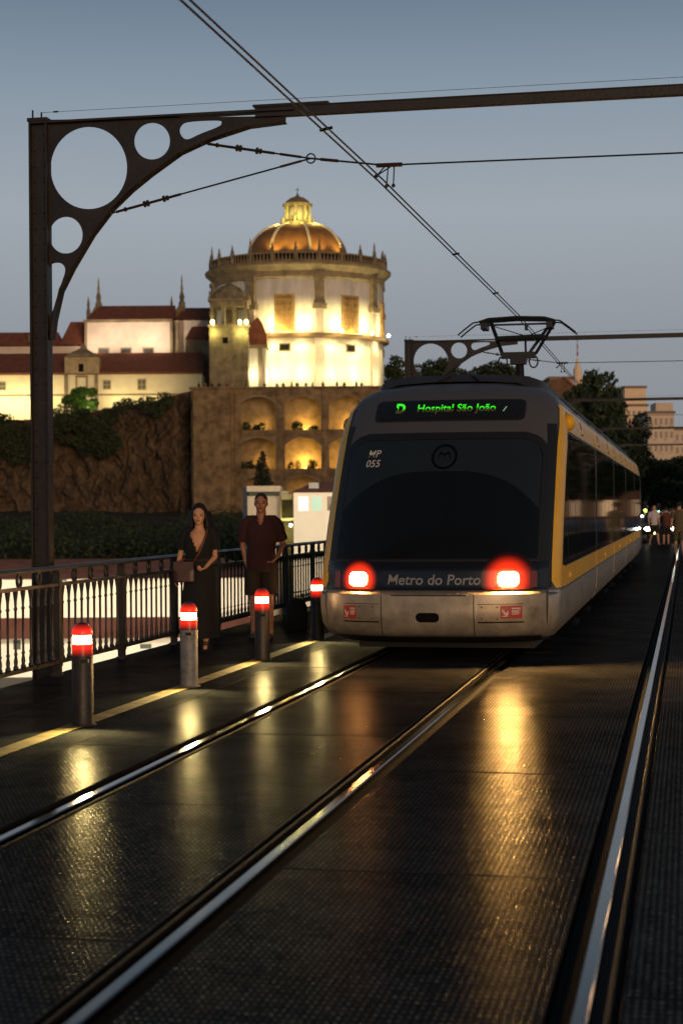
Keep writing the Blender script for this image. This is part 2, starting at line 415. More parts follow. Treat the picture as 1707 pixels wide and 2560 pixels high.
# painted line along the bollards
yl = MB()
yy = 4.0
while yy < 60:
    yl.box(-4.71, -4.55, yy, yy+2.99, 0.003, 0.006); yy += 3.0
struct(yl.build('painted_line', M_yline))

# grooved rails
names = ['leftmost tram rail, its head picking up red and yellow light', 'tram rail crossing the foreground under the tram\'s middle', 'bright tram rail running up the right edge of the picture', 'tram rail beyond the right edge of the picture']
for (X, sgn), lab in zip(RAILS, names):
    rt = empty('tram_rail', (X, 0, 0)); tag(rt, lab, 'rail', 'grooved rails let into the deck')
    def strip(x0, x1, z0, z1, nm, m, bev=0.0):
        xa, xb = sorted((x0*sgn, x1*sgn))
        if bev:
            poly = [(xa, z0), (xb, z0), (xb, z1-bev), (xb-bev, z1), (xa+bev, z1), (xa, z1-bev)]
            k = MB().prism(poly, -70, DECK_END)
        else: k = MB().box(xa, xb, -70, DECK_END, z0, z1)
        return k.build(nm, m, rt)
    strip(-0.034, 0.022, -0.07, 0.002, 'rail_head', M_steel, 0.006)
    strip(0.022, 0.072, -0.07, -0.045, 'groove', M_rust)
    strip(0.072, 0.092, -0.07, -0.001, 'guard_lip', M_rust, 0.004)
    strip(-0.112, -0.034, -0.07, -0.035, 'rubber_strip', M_dark)
    strip(0.0925, 0.112, -0.07, -0.02, 'rubber_strip', M_dark)

# ------------------------------------------------------------------ railing on the left edge of the deck
RX = -6.21
rl = empty('bridge_railing', (RX, 8, 0)); tag(rl, 'dark iron railing with rings and balusters along the left edge of the bridge', 'railing')
Y0 = 8.0
r_end = 66.0
def rbox(nm, x0, x1, y0, y1, z0, z1): return MB().box(x0, x1, y0-Y0, y1-Y0, z0, z1).build(nm, M_iron, rl)
bm = MB(); bm.prism([(-0.045, 1.065), (0.045, 1.065), (0.05, 1.09), (0.03, 1.112), (-0.03, 1.112), (-0.05, 1.09)], 0, r_end-Y0)
bm.build('top_rail', M_iron, rl)
rbox('middle_rail', -0.032, 0.032, Y0, r_end, 0.905, 0.935)
rbox('bottom_rail', -0.032, 0.032, Y0, r_end, 0.125, 0.16)
post_mb = MB().box(-0.035, 0.035, -0.035, 0.035, 0.0, 1.066).box(-0.05, 0.05, -0.06, 0.06, 0.0, 0.025).box(-0.042, 0.042, -0.042, 0.042, 0.88, 0.96).box(-0.042, 0.042, -0.042, 0.042, 0.1, 0.19)
post_me = post_mb.mesh('post')
bal_prof = [(0.026, 0.158), (0.026, 0.19), (0.017, 0.20), (0.021, 0.24), (0.012, 0.29), (0.020, 0.31), (0.0125, 0.325), (0.0125, 0.72), (0.021, 0.735), (0.012, 0.755), (0.015, 0.81), (0.022, 0.86), (0.026, 0.88), (0.026, 0.906)]
bal_me = MB().lathe(bal_prof, 10).mesh('baluster')
ring_mb = MB()
ring_mb.tube([(0, 0.048*math.cos(t), 1.0+0.062*math.sin(t)) for t in np.linspace(0, 2*math.pi, 21)], 0.016, 6, cap=False)
ring_me = ring_mb.mesh('ring')
for me in (bal_me, ring_me): me.polygons.foreach_set('use_smooth', [True]*len(me.polygons))
for me in (post_me, bal_me, ring_me): me.materials.append(M_iron)
def put(me, nm, y):
    o = bpy.data.objects.new(nm, me); COL.objects.link(o); o.parent = rl; o.location = (0, y-Y0, 0)
    return o
yp = 16.38 - 8.0
while yp < r_end:
    if yp >= Y0: put(post_me, 'post', yp)
    if Y0 <= yp+0.1 and yp < 40:
        for k in range(10): 
            o = put(bal_me, 'baluster', yp + 2.0*(k+0.75)/10.5 + random.uniform(-.004, .004)); o.rotation_euler.z = random.uniform(0, 1)
        for k in range(3): put(ring_me, 'ring', yp + 0.5*(k+1))
    yp += 2.0

# ------------------------------------------------------------------ bollards with red warning lights
def glass_red(name, col, s):
    return glow(name, col, s)
M_lens = glow('bollard_lamp_lens', (1.0, 0.60, 0.28), 48.0)
def red_fade(name, z0, z1, s0, s1):  # red glow painted into the emission by height, fading away from the lamp
    m = glow(name, (1.0, 0.020, 0.004), 1.0); nt = m.node_tree; b = nt.nodes['Principled BSDF']
    tc = nt.nodes.new('ShaderNodeTexCoord'); sx = nt.nodes.new('ShaderNodeSeparateXYZ'); mr = nt.nodes.new('ShaderNodeMapRange')
    mr.interpolation_type = 'SMOOTHSTEP'
    mr.inputs['From Min'].default_value = z0; mr.inputs['From Max'].default_value = z1; mr.inputs['To Min'].default_value = s0; mr.inputs['To Max'].default_value = s1
    nt.links.new(tc.outputs['Object'], sx.inputs[0]); nt.links.new(sx.outputs['Z'], mr.inputs['Value']); nt.links.new(mr.outputs[0], b.inputs['Emission Strength'])
    return m
M_redglow = red_fade('bollard_red_glass', 0.70, 0.79, 1.5, 0.12)
M_reddim = red_fade('bollard_red_spill', 0.53, 0.625, 0.03, 1.2)  # collar emission stands in for red lamp light falling on the post
bl = [((205, 1812), 'dark rusty bollard nearest the viewer, red light on top', (0.022, 0.017, 0.013)),
      ((471, 1716), 'pale grey concrete-coloured bollard with red light in front of the walking woman', (0.17, 0.17, 0.165)),
      ((656, 1650), 'dark bollard with red light in front of the man in the polo shirt', (0.025, 0.02, 0.015)),
      ((795, 1600), 'black bollard with red light beside the tram\'s left corner', (0.010, 0.010, 0.010))]
BOLL = []
for k in range(5):       # the row across the tracks, mirrored in the tram's side
    bl.append(((2.28, 8.9 + 2.87*k), ORD[k] + ' red-topped bollard of the row across the tracks, right of the picture', (0.022, 0.017, 0.013)))
for i, ((px, py), lab, c) in enumerate(bl):
    P = onz(px, py) if i < 4 else Vector((px, py, 0)); P.x = -4.60 if i < 4 else P.x; P.z = 0; BOLL.append(P.copy())
    t = empty('light_bollard', P, random.uniform(-0.2, 0.2)); tag(t, lab, 'bollard', 'bollards along the yellow line' if i < 4 else 'bollards across the tracks')
    m = mat('bollard_paint%d' % min(i, 4), c, 0.5, var=0.55, vscale=9, bump=0.3, bscale=30, rvar=0.1)
    MB().lathe([(0.083, 0), (0.083, 0.528), (0.081, 0.533)], 32).build('post', m, t, auto=40)
    MB().lathe([(0.105, 0.0), (0.105, 0.008), (0.083, 0.012)], 32).build('base_flange', m, t, auto=40)
    MB().lathe([(0.081, 0.534), (0.081, 0.626), (0.074, 0.631)], 32).build('red_spill_collar', M_reddim, t, auto=40)
    MB().lathe([(0.074, 0.632), (0.074, 0.694)], 32).build('lamp_lens', M_lens, t, auto=40)
    dome = [(0.074, 0.695), (0.080, 0.699), (0.081, 0.712), (0.079, 0.727), (0.073, 0.747), (0.062, 0.766), (0.047, 0.781)]
    MB().lathe(dome, 32).build('red_dome', M_redglow, t, auto=60)
    MB().lathe([(0.0465, 0.7815), (0.028, 0.792), (0.0001, 0.797)], 32).build('dome_cap', mat('bollard_cap', (0.05, 0.012, 0.02), 0.35), t, auto=60)
    MB().bar((0.078, -0.012, 0.64), (0.078, -0.012, 0.70), 0.006).build('guard_pin', M_dark, t)
    # assumed lamp, added under the head, that lights the deck in front of the bollard
    if i > 3: continue
    hd = MB().box(0.02, 0.075, -0.115, -0.080, 0.490, 0.515); hd.build('assumed_floor_lamp', M_iron, t)
    s = light('SPOT', 'assumed_floor_lamp_light', (P.x+0.05, P.y-0.13, 0.485), 135.0, (1.0, 0.80, 0.34), None, (P.x+0.25, P.y-0.80, 0), 0.05, 92, 1.0)
    s.parent = t; s.matrix_parent_inverse = (Matrix.Translation(P) @ Matrix.Rotation(t.rotation_euler.z, 4, 'Z')).inverted()

# ------------------------------------------------------------------ catenary gantries
GY = 16.75
GP = 23.9
gx0 = ony(108, 1400, GY).x           # post centre line
def gp(px, py):
    P = ony(px, py, GY); return (P.x - gx0, P.z)
def circ(px, py, rx, ry, n=40, flat=None):
    pts = [(px + rx*math.cos(2*math.pi*k/n), py + ry*math.sin(2*math.pi*k/n)) for k in range(n)]
    return [gp(*p) for p in pts]
low_edge = [(134, 850), (140, 800), (156, 729), (185, 671), (234, 588), (282, 525), (330, 478), (379, 438), (452, 385), (525, 351), (622, 319), (714, 307)]
def clipc(px, py, rx, ry, off=14):
    """circle opening cut flat by the post and the curved flange"""
    n = 48; out = []
    xs = [p[0] for p in low_edge]; ys = [p[1] for p in low_edge]
    for k in range(n):
        x = px + rx*math.cos(2*math.pi*k/n); y = py + ry*math.sin(2*math.pi*k/n)
        x = max(x, 126)
        for it in range(30):
            lim = ipl(x, xs, ys) - off*1.25
            if y > lim: x += (px-x)*0.04; y += (py-y)*0.04
        out.append((x, y))
    return [gp(*p) for p in out]
gan = empty('catenary_gantry', (gx0, GY, 0))
tag(gan, 'nearest dark iron catenary gantry with round-holed bracket at upper left', 'gantry', 'catenary gantries over the tracks')
ZB = gp(300, 291)[1]
TOPZ = gp(85, 300)[1]
SPAN = 10.35
pw = 0.088
pm = MB()
pm.box(-pw, pw, -0.012, 0.012, -1.4, TOPZ-0.03)
for s in (-1, 1):
    pm.box(s*pw-0.010, s*pw+0.010, -0.065, 0.065, -1.4, TOPZ-0.03)
pm.build('post', M_gant, gan)
PR = MB()
for z in np.arange(-1.2, TOPZ-0.1, 0.16):
    for s in (-1, 1): PR.ball((s*(pw-0.035), -0.016, z), 0.011, 6, 4)
PR.build('rivets', M_gant, gan)
MB().box(-pw-0.02, pw+0.02, -0.08, 0.08, TOPZ-0.03, TOPZ+0.005).build('post_cap', M_gant, gan)
hl = []
outer = [gp(112, 300), gp(715, 290)] + [gp(*p) for p in reversed(low_edge)] + [gp(112, 850)]
outer = [(max(x, pw*0.4), z) for x, z in outer]
holes = [clipc(223, 420, 96, 103), clipc(381, 353, 45, 46, 12), clipc(166, 588, 42, 46, 12)]
tear1 = [(448, 330), (452, 314), (466, 304), (550, 300), (556, 306), (552, 316), (500, 335), (472, 350), (458, 346)]
tear2 = [(122, 664), (138, 656), (157, 658), (167, 674), (156, 706), (142, 748), (134, 778), (122, 800)]
def chaikin(p, n=2):
    for _ in range(n): p = [q for i in range(len(p)) for q in ((p[i][0]*0.75+p[(i+1) % len(p)][0]*0.25, p[i][1]*0.75+p[(i+1) % len(p)][1]*0.25), (p[i][0]*0.25+p[(i+1) % len(p)][0]*0.75, p[i][1]*0.25+p[(i+1) % len(p)][1]*0.75))]
    return p
holes += [[gp(*p) for p in chaikin(tear1)], [gp(*p) for p in chaikin(tear2)]]
br_me = plate_mesh(outer, holes, 0.02)
br = link('bracket', br_me, M_gant, gan)
fl = MB()
edge = [gp(*p) for p in low_edge]
P0 = [[(x, -0.075, z) for x, z in edge], [(x, 0.075, z) for x, z in edge]]
nx = [(x - 0.008, z + 0.018) for x, z in edge]
fl.grid(P0); fl.grid([[(x, -0.075, z) for x, z in nx], [(x, 0.075, z) for x, z in nx]])
fl.grid([[(x, -0.075, z) for x, z in edge], [(x, -0.075, z) for x, z in nx]]); fl.grid([[(x, 0.075, z) for x, z in edge], [(x, 0.075, z) for x, z in nx]])
fl.build('curved_flange', M_gant, gan, auto=50)
# mirrored end on the far side of the tracks
for ob in (br, [c for c in gan.children if c.name.startswith('curved_flange')][0], [c for c in gan.children if c.name.startswith('post') and 'cap' not in c.name][0]):
    c = ob.copy(); c.data = ob.data.copy(); c.data.transform(Matrix.Translation((SPAN, 0, 0)) @ Matrix.Scale(-1, 4, (1, 0, 0))); c.data.flip_normals()
    COL.objects.link(c); c.parent = gan
bx1 = gp(640, 290)[0]
MB().box(-pw, bx1+0.4, -0.075, 0.075, TOPZ-0.052, TOPZ-0.031).build('top_angle', M_gant, gan)
bmid = MB().box(bx1, SPAN-bx1, -0.035, 0.035, TOPZ-0.092, TOPZ-0.010).box(bx1, SPAN-bx1, -0.05, 0.05, TOPZ-0.100, TOPZ-0.0925).box(bx1, SPAN-bx1, -0.05, 0.05, TOPZ-0.0095, TOPZ)
bmid.build('beam', M_gant, gan)
MB().box(SPAN-bx1-0.4, SPAN+pw, -0.075, 0.075, TOPZ-0.052, TOPZ-0.031).build('top_angle', M_gant, gan)
MB().box(bx1-0.02, bx1+0.75, -0.06, 0.06, TOPZ+0.0005, TOPZ+0.02).build('splice_plate', M_gant, gan)
bw = MB()
for x, h in ((-0.075, 0.10), (0.02, 0.075)): bw.bar((x, 0, TOPZ), (x, 0, TOPZ+h), 0.014)
bw.build('wire_pins', M_gant, gan)
MB().tube([(0.02, 0, TOPZ+0.07), (0.18, 0, TOPZ+0.072), (SPAN, 0, TOPZ+0.075)], 0.0022, 4).build('earth_wire', M_gant, gan)
MB().tube([(0.15, 0, TOPZ+0.072), (0.20, 0, TOPZ+0.073)], 0.009, 6).build('tensioner', M_gant, gan)
glab = ['', 'dark iron catenary gantry beyond the pantograph, its bracket against the sky', 'third catenary gantry, a thin beam just above the tram\'s far roof', 'fourth catenary gantry, a thinner beam crossing the tall pale flats', 'farthest catenary gantry, a hairline beam low over the street trees']
for k in range(1, 5):
    c = copy_tree(gan); c.location = (gx0, GY + GP*k, 0); c['label'] = glab[k]

# cross-span wires that hang the contact wire
M_wire = mat('wire', (0.012, 0.011, 0.010), 0.5)
M_brass = mat('brass_clamp', (0.06, 0.035, 0.015), 0.45, 0.6, var=0.4)
def span_wire(k, full):
    o = empty('cross_span_wire', (gx0, GY + GP*k, 0)); 
    def q(px, py): x, z = gp(px, py); return Vector((x, -0.0, z))
    h1, h2, rg, cl, en = q(508, 358), q(280, 533), q(777, 396), q(960, 413), q(1707, 382)
    def run(nm, a, b, r=0.009, ins=True):
        d = (b-a).normalized()
        MB().tube([a, b], r, 6).build(nm, M_wire, o)
        if ins and full:
            L = (b-a).length
            ii = MB()
            for t, rr in ((0.20, 0.014), (0.50, 0.020), (0.55, 0.020), (0.80, 0.020), (0.85, 0.016)):
                ii.tube([a + d*(t*0.7), a + d*(t*0.7+0.02)], rr*1.7, 8)
            ii.tube([a + d*0.05, a + d*0.75], 0.014, 8)
            ii.build('insulator', M_brass, o)
            MB().tube([b - d*0.32, b - d*0.10], 0.013, 8).build('turnbuckle', M_brass, o)
    run('stay_wire', h1, rg); run('stay_wire', h2, rg)
    run('span_wire', rg, cl, 0.010, False)
    end = q(1707, 382); far = cl + (end-cl)*(7.0/(end-cl).length)
    run('span_wire', cl, far, 0.009, False)
    MB().tube([rg + Vector((0.045*math.cos(t), 0, 0.047*math.sin(t))) for t in np.linspace(0, 2*math.pi, 21)], 0.008, 6, cap=False).build('ring', M_wire, o)
    MB().tube([rg + (cl-rg).normalized()*0.1, rg + (cl-rg).normalized()*0.28], 0.016, 8).build('turnbuckle', M_brass, o)
    for h in (h1, h2):
        MB().tube([h + Vector((0.022*math.cos(t)-0.03, 0, 0.022*math.sin(t))) for t in np.linspace(0, 2*math.pi, 13)], 0.009, 6, cap=False).build('eye_bolt', M_wire, o)
    if full:
        d = (far-cl).normalized()
        MB().tube([cl - d*0.08, cl + d*0.18], 0.022, 8).build('clamp_bar', M_brass, o)
        a = MB()
        for t, px, py in ((0.0, 941, 440), (0.04, 966, 465), (0.06, 940, 440), (0.10, 983, 464)):
            e = q(px, py); a.tube([cl + d*t - Vector((0, 0, 0.02)), e], 0.007, 6); a.ball(e, 0.02, 8, 6)
        a.build('hanger', M_wire, o)
    return o
tag(span_wire(0, True), 'wire span with ring and stays under the nearest gantry', 'span wire', 'wire spans under the gantries')
tag(span_wire(1, True), 'wire span hanging under the gantry behind the pantograph', 'span wire', 'wire spans under the gantries')
tag(span_wire(2, False), 'wire span under the third gantry over the far roof of the tram', 'span wire', 'wire spans under the gantries')

# the pair of contact wires over the left track
WZ = ony(975, 462, GY).z
wires = empty('contact_wires', (-2.75, GY, WZ)); tag(wires, 'pair of black overhead wires slanting across the sky to the pantograph', 'overhead wire')
O = wires.location
w1 = [onz(385, -66, WZ), onz(452, 0, WZ-0.005), ony(945, 452, GY), Vector((-2.70, 28.0, 4.765)), Vector((-2.80, GY+GP, WZ)), Vector((-2.70, 60, WZ)), Vector((-2.70, 104, WZ))]
w2 = [p + Vector((0.045, 0.0, 0.012)) for p in w1]
for w in (w1, w2):
    MB().tube([p-O for p in w], 0.0085, 6).build('wire', M_wire, wires)
for f in (0.62, ):
    p = w1[1].lerp(w1[2], f)+Vector((0.0225, 0, 0.0)) - O
    MB().tube([p-Vector((0.05, 0, 0)), p+Vector((0.06, 0, 0.02))], 0.014, 6).build('clip', M_wire, wires)
for f in (0.42, 0.75):
    p = w1[2].lerp(w1[3], f)+Vector((0.0225, 0, 0.0)) - O
    MB().tube([p-Vector((0.04, 0, 0)), p+Vector((0.05, 0, 0.015))], 0.013, 6).build('clip', M_wire, wires)

# ------------------------------------------------------------------ the tram
TX, TY = -2.695, 18.15
TL = 35.4
tram = empty('tram', (TX, TY, 0)); tag(tram, 'yellow and grey tram seen from its rear with two red tail lights', 'tram')
ZW = [0.20, 0.28, 0.40, 0.60, 2.40, 2.60, 2.80, 2.95, 3.06, 3.14, 3.19, 3.215]
WW = [1.16, 1.25, 1.31, 1.325, 1.325, 1.305, 1.265, 1.19, 1.07, 0.90, 0.70, 0.45]
ZY = [0.20, 0.26, 0.34, 0.50, 0.735, 0.76, 0.80, 1.00, 1.10, 1.50, 2.00, 2.24, 2.50, 2.80, 2.95, 3.06, 3.14, 3.19, 3.215]
YY = [0.40, 0.18, 0.05, 0.00, 0.00, 0.075, 0.095, 0.13, 0.18, 0.46, 0.86, 1.07, 1.31, 1.62, 1.80, 2.00, 2.28, 2.70, 3.20]
def hw(z): return ipl(z, ZW, WW)
def yc(z): return ipl(z, ZY, YY)
def bb(z): return ipl(z, [0.2, 1.0, 2.6, 3.2], [0.74, 0.74, 0.62, 0.5])
def fy(x, z):
    t = min(1.0, abs(x)/hw(z)); return yc(z) + bb(z)*(1 - math.sqrt(max(0.0, 1 - t**2.5)))
def fnorm(x, z):
    e = 0.004
    dx = (fy(x+e, z)-fy(x-e, z))/(2*e); dz = (fy(x, z+e)-fy(x, z-e))/(2*e)
    return Vector((dx, -1, dz)).normalized()
M_shell = mat('tram_grey', (0.082, 0.083, 0.087), 0.42, 0.0, spec=0.4, bump=0.04, bscale=8, rvar=0.06, vscale=3)
M_silver = mat('tram_silver', (0.34, 0.30, 0.23), 0.40, 0.4, var=0.34, vscale=4.5, rvar=0.08)
M_yel = mat('tram_yellow', (0.80, 0.45, 0.025), 0.35, var=0.1, vscale=2.5, spec=0.25)
M_blk = mat('tram_black', (0.006, 0.006, 0.007), 0.22)
M_blkm = mat('tram_matt_black', (0.010, 0.010, 0.010), 0.55)
M_glass = mat('tram_glass', (0.004, 0.004, 0.005), 0.035, spec=0.6)
M_screen = mat('windscreen_glass', (0.006, 0.007, 0.0065), 0.13, spec=0.5)
M_film = mat('tinted_film', (0.016, 0.023, 0.026), 0.18, spec=0.5)
# shell: closed plan outline per height
ZS = [0.20, 0.26, 0.30, 0.34, 0.40, 0.50, 0.62, 0.735, 0.76, 0.80, 0.90, 1.0, 1.1, 1.3, 1.5, 1.75, 2.0, 2.24, 2.4, 2.5, 2.6, 2.7, 2.8, 2.88, 2.95, 3.01, 3.06, 3.10, 3.14, 3.17, 3.19, 3.205, 3.215]
NT = 44
rows = []
for z in ZS:
    w = hw(z); row = []
    ts = [math.sin(math.pi/2*(k/NT*2-1)) for k in range(NT+1)]
    for t in ts: row.append((t*w, fy(t*w, z), z))
    y1 = TL - yc(z) - bb(z)
    for k in range(1, 5): row.append((w, fy(w, z)+(y1-fy(w, z))*k/4, z))
    for t in reversed(ts[:-1]): row.append((t*w, TL-fy(t*w, z), z))
    for k in range(1, 4): row.append((-w, fy(w, z)+(y1-fy(w, z))*(4-k)/4, z))
    rows.append(row)
sh = MB(); n = len(rows[0])
sh.add([p for r in rows for p in r], [(i*n+k, i*n+(k+1) % n, (i+1)*n+(k+1) % n, (i+1)*n+k) for i in range(len(ZS)-1) for k in range(n)] + [tuple((len(ZS)-1)*n+k for k in range(n)), tuple(range(n))[::-1]])
sh.build('body_shell', M_shell, tram, auto=38)
def patch(nm, m, zs, xl, xr, off, parent=tram, nc=24, rim=0.012, smooth=True, yfun=None):
    """a sheet lying off the rear face with its edge turned in to the shell"""
    P = []
    for z in zs:
        a, b = xl(z), xr(z); row = []
        for k in range(nc+1):
            x = a + (b-a)*k/nc; p = Vector((x, fy(x, z), z)) + fnorm(x, z)*off
            row.append(tuple(p))
        P.append(row)
    k = MB().grid(P)
    border = [P[0][i] for i in range(nc+1)] + [r[-1] for r in P[1:]] + [P[-1][i] for i in range(nc-1, -1, -1)] + [r[0] for r in P[-2:0:-1]]
    ins = [tuple(Vector(p) + Vector((0, rim, 0))) for p in border]
    nb = len(border)
    k.add(border + ins, [(i, (i+1) % nb, (i+1) % nb + nb, i+nb) for i in range(nb)])
    return k.build(nm, m, parent, auto=35)
def lin(a, b, n): return list(np.linspace(a, b, n))
def rr(z0, z1, hwd, rad, cx=0.0):
    """half width of a rounded rectangle at height z"""
    def f(z):
        d = min(z-z0, z1-z)
        if d >= rad: return hwd
        return hwd - rad + math.sqrt(max(0, rad*rad - (rad-d)**2))
    return f
SX = 1.19
seam = 0.006
# bumper, three panels
bx_l, bx_r = -0.535, 0.46
for nm, a, b in (('bumper_panel', -SX, bx_l-seam), ('bumper_panel', bx_l+seam, bx_r-seam), ('bumper_panel', bx_r+seam, SX)):
    patch(nm, M_silver, [0.29, 0.32, 0.36, 0.42, 0.5, 0.58, 0.66, 0.71, 0.733], lambda z, a=a: a, lambda z, b=b: b, 0.012, nc=18)
patch('bumper_ledge', M_silver, [0.7345, 0.742, 0.752, 0.761], lambda z: -SX, lambda z: SX, 0.008, nc=40)
patch('lower_apron', M_blkm, [0.205, 0.23, 0.26, 0.285], lambda z: -1.12, lambda z: 1.12, 0.006, nc=30)
patch('bumper_trim', M_blkm, [0.722, 0.732], lambda z: bx_l+0.11, lambda z: bx_r-0.08, 0.016, nc=12)
slotc = -0.03
sl_ = rr(0.447, 0.545, 0.125, 0.048)
patch('coupler_slot', M_dark, lin(0.4475, 0.5445, 14), lambda z: slotc-sl_(z), lambda z: slotc+sl_(z), 0.0145, nc=10)
# recessed strip, plates with screws and stickers on the two side bumper panels
M_stick = mat('sticker_red', (0.42, 0.035, 0.02), 0.45)
M_white = mat('print_white', (0.62, 0.58, 0.5), 0.5)
M_plate = mat('aluminium_plate', (0.30, 0.26, 0.19), 0.42, 0.5, var=0.15, vscale=12)
def plate(a, b, z0, z1):
    p = patch('cover_plate', M_plate, lin(z0, z1, 4), lambda z: a, lambda z: b, 0.020, nc=6)
    for x in (a+0.025, b-0.025):
        for z in (z0+0.022, z1-0.022):
            s = MB(); q = Vector((x, fy(x, z), z)) + fnorm(x, z)*0.022
            s.ball(q, 0.008, 8, 5); s.build('screw', M_blkm, p)
def sticker(a, b, z0, z1):
    p = patch('sticker', M_stick, lin(z0, z1, 4), lambda z: a, lambda z: b, 0.0165, nc=6)
    h, w = z1-z0, b-a
    ax = a + w*0.06
    def curve_bits(nm, bits):
        for (x0, x1, u0, u1) in bits:
            patch(nm, M_white, [z0+h*u0, z0+h*u1], lambda z: a+w*x0, lambda z: a+w*x1, 0.0175, p, nc=3, rim=0.001)
    curve_bits('pictogram', [(0.08, 0.13, 0.45, 0.7), (0.15, 0.20, 0.3, 0.6), (0.22, 0.30, 0.2, 0.45), (0.31, 0.36, 0.25, 0.55), (0.08, 0.33, 0.14, 0.19)])
    curve_bits('print_line', [(0.52, 0.92, 0.74, 0.82), (0.52, 0.92, 0.6, 0.65), (0.52, 0.86, 0.5, 0.55), (0.52, 0.9, 0.4, 0.45), (0.52, 0.84, 0.3, 0.35)])
plate(-0.80, -0.60, 0.465, 0.625); sticker(-0.965, -0.815, 0.475, 0.615)
plate(0.515, 0.725, 0.465, 0.625); sticker(0.735, 0.955, 0.485, 0.620)
patch('shadow_gap', M_dark, [0.438, 0.452], lambda z: -0.97, lambda z: -0.56, 0.0135, nc=10)
patch('shadow_gap', M_dark, [0.438, 0.452], lambda z: 0.50, lambda z: 0.97, 0.0135, nc=10)
patch('shadow_gap', M_dark, [0.632, 0.638], lambda z: -0.97, lambda z: -0.56, 0.0135, nc=10)
patch('shadow_gap', M_dark, [0.632, 0.638], lambda z: 0.50, lambda z: 0.97, 0.0135, nc=10)
# black band with the operator's name and the tail lamps
patch('lower_black_band', M_blk, lin(0.775, 1.085, 12), lambda z: -SX-0.02, lambda z: SX+0.02, 0.010, nc=44)
def on_face(me, cx, cz, off, nm, m, parent=tram):
    for v in me.vertices:
        x, z = v.co.x+cx, v.co.y+cz
        v.co = Vector((x, fy(x, z), z)) + fnorm(x, z)*off
    return link(nm, me, m, parent)
on_face(text_mesh('Metro do Porto', 0.155, 0.12, 0.002), 0.02, 0.885, 0.0125, 'operator_name', mat('lettering_grey', (0.22, 0.22, 0.22), 0.5))
CORES = {-1: glow('tail_lamp_core_dim', (1.0, 0.42, 0.12), 200.0), 1: glow('tail_lamp_core_bright', (1.0, 0.54, 0.16), 1900.0)}
def lens_halo(name, cx, cz, r0, r1, st):  # halo around the lamp, painted as emission that fades outward
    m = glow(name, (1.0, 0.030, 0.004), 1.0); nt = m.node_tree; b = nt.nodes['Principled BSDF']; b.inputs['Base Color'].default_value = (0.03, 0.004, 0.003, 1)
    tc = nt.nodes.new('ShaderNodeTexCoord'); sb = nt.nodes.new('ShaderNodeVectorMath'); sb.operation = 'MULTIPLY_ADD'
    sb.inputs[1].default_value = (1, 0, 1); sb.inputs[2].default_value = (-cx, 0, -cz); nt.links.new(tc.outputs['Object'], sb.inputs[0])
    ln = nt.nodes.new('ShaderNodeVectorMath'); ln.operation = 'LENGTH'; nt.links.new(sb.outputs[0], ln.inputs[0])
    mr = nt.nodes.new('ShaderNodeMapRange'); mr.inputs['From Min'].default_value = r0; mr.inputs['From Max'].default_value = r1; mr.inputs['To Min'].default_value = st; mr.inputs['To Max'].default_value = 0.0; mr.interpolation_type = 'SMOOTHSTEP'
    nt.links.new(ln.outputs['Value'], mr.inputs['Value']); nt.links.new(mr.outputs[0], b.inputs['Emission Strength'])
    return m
M_lens3 = mat('tail_lamp_outer', (0.16, 0.03, 0.02), 0.25)
for s in (-1, 1):
    c = 0.82*s
    def sp(a, b): 
        a, b = sorted((a*s, b*s)); return (lambda z: a), (lambda z: b)
    hous = patch('tail_lamp', M_blk, lin(0.779, 1.06, 8), *sp(0.55, 1.12), 0.0155, nc=14, rim=0.02)
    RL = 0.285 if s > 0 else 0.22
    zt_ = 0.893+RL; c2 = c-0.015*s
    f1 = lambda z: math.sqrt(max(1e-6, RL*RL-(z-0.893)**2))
    patch('red_lens_halo', lens_halo('tail_lens_halo_%d' % s, c2, 0.893, 0.07, RL*0.97, 1.9), lin(0.780, zt_-0.001, 24), lambda z: c2-f1(z), lambda z: c2+f1(z), 0.019, hous, nc=20, rim=0.004)  # lens made larger than the lamp to carry its painted red halo
    f2 = rr(0.818, 0.968, 0.100, 0.05)
    patch('lamp_core', CORES[s], lin(0.819, 0.967, 10), lambda z: c-0.015*s-f2(z), lambda z: c-0.015*s+f2(z), 0.028, hous, nc=10, rim=0.010)
    patch('clear_lens', M_lens3, lin(0.80, 0.975, 8), *sp(1.02, 1.09), 0.024, hous, nc=8, rim=0.01)
# windscreen
WZ0, WZ1 = 1.09, 2.52
wf = rr(0.2, WZ1, 1.175, 0.30)
patch('windscreen_surround', M_blkm, lin(WZ0, WZ1-0.001, 40), lambda z: -wf(z), lambda z: wf(z), 0.008, nc=44)
gf = rr(0.2, WZ1-0.085, 1.095, 0.22)
patch('windscreen', M_screen, lin(WZ0+0.02, WZ1-0.086, 44), lambda z: -gf(z), lambda z: gf(z), 0.016, nc=44)
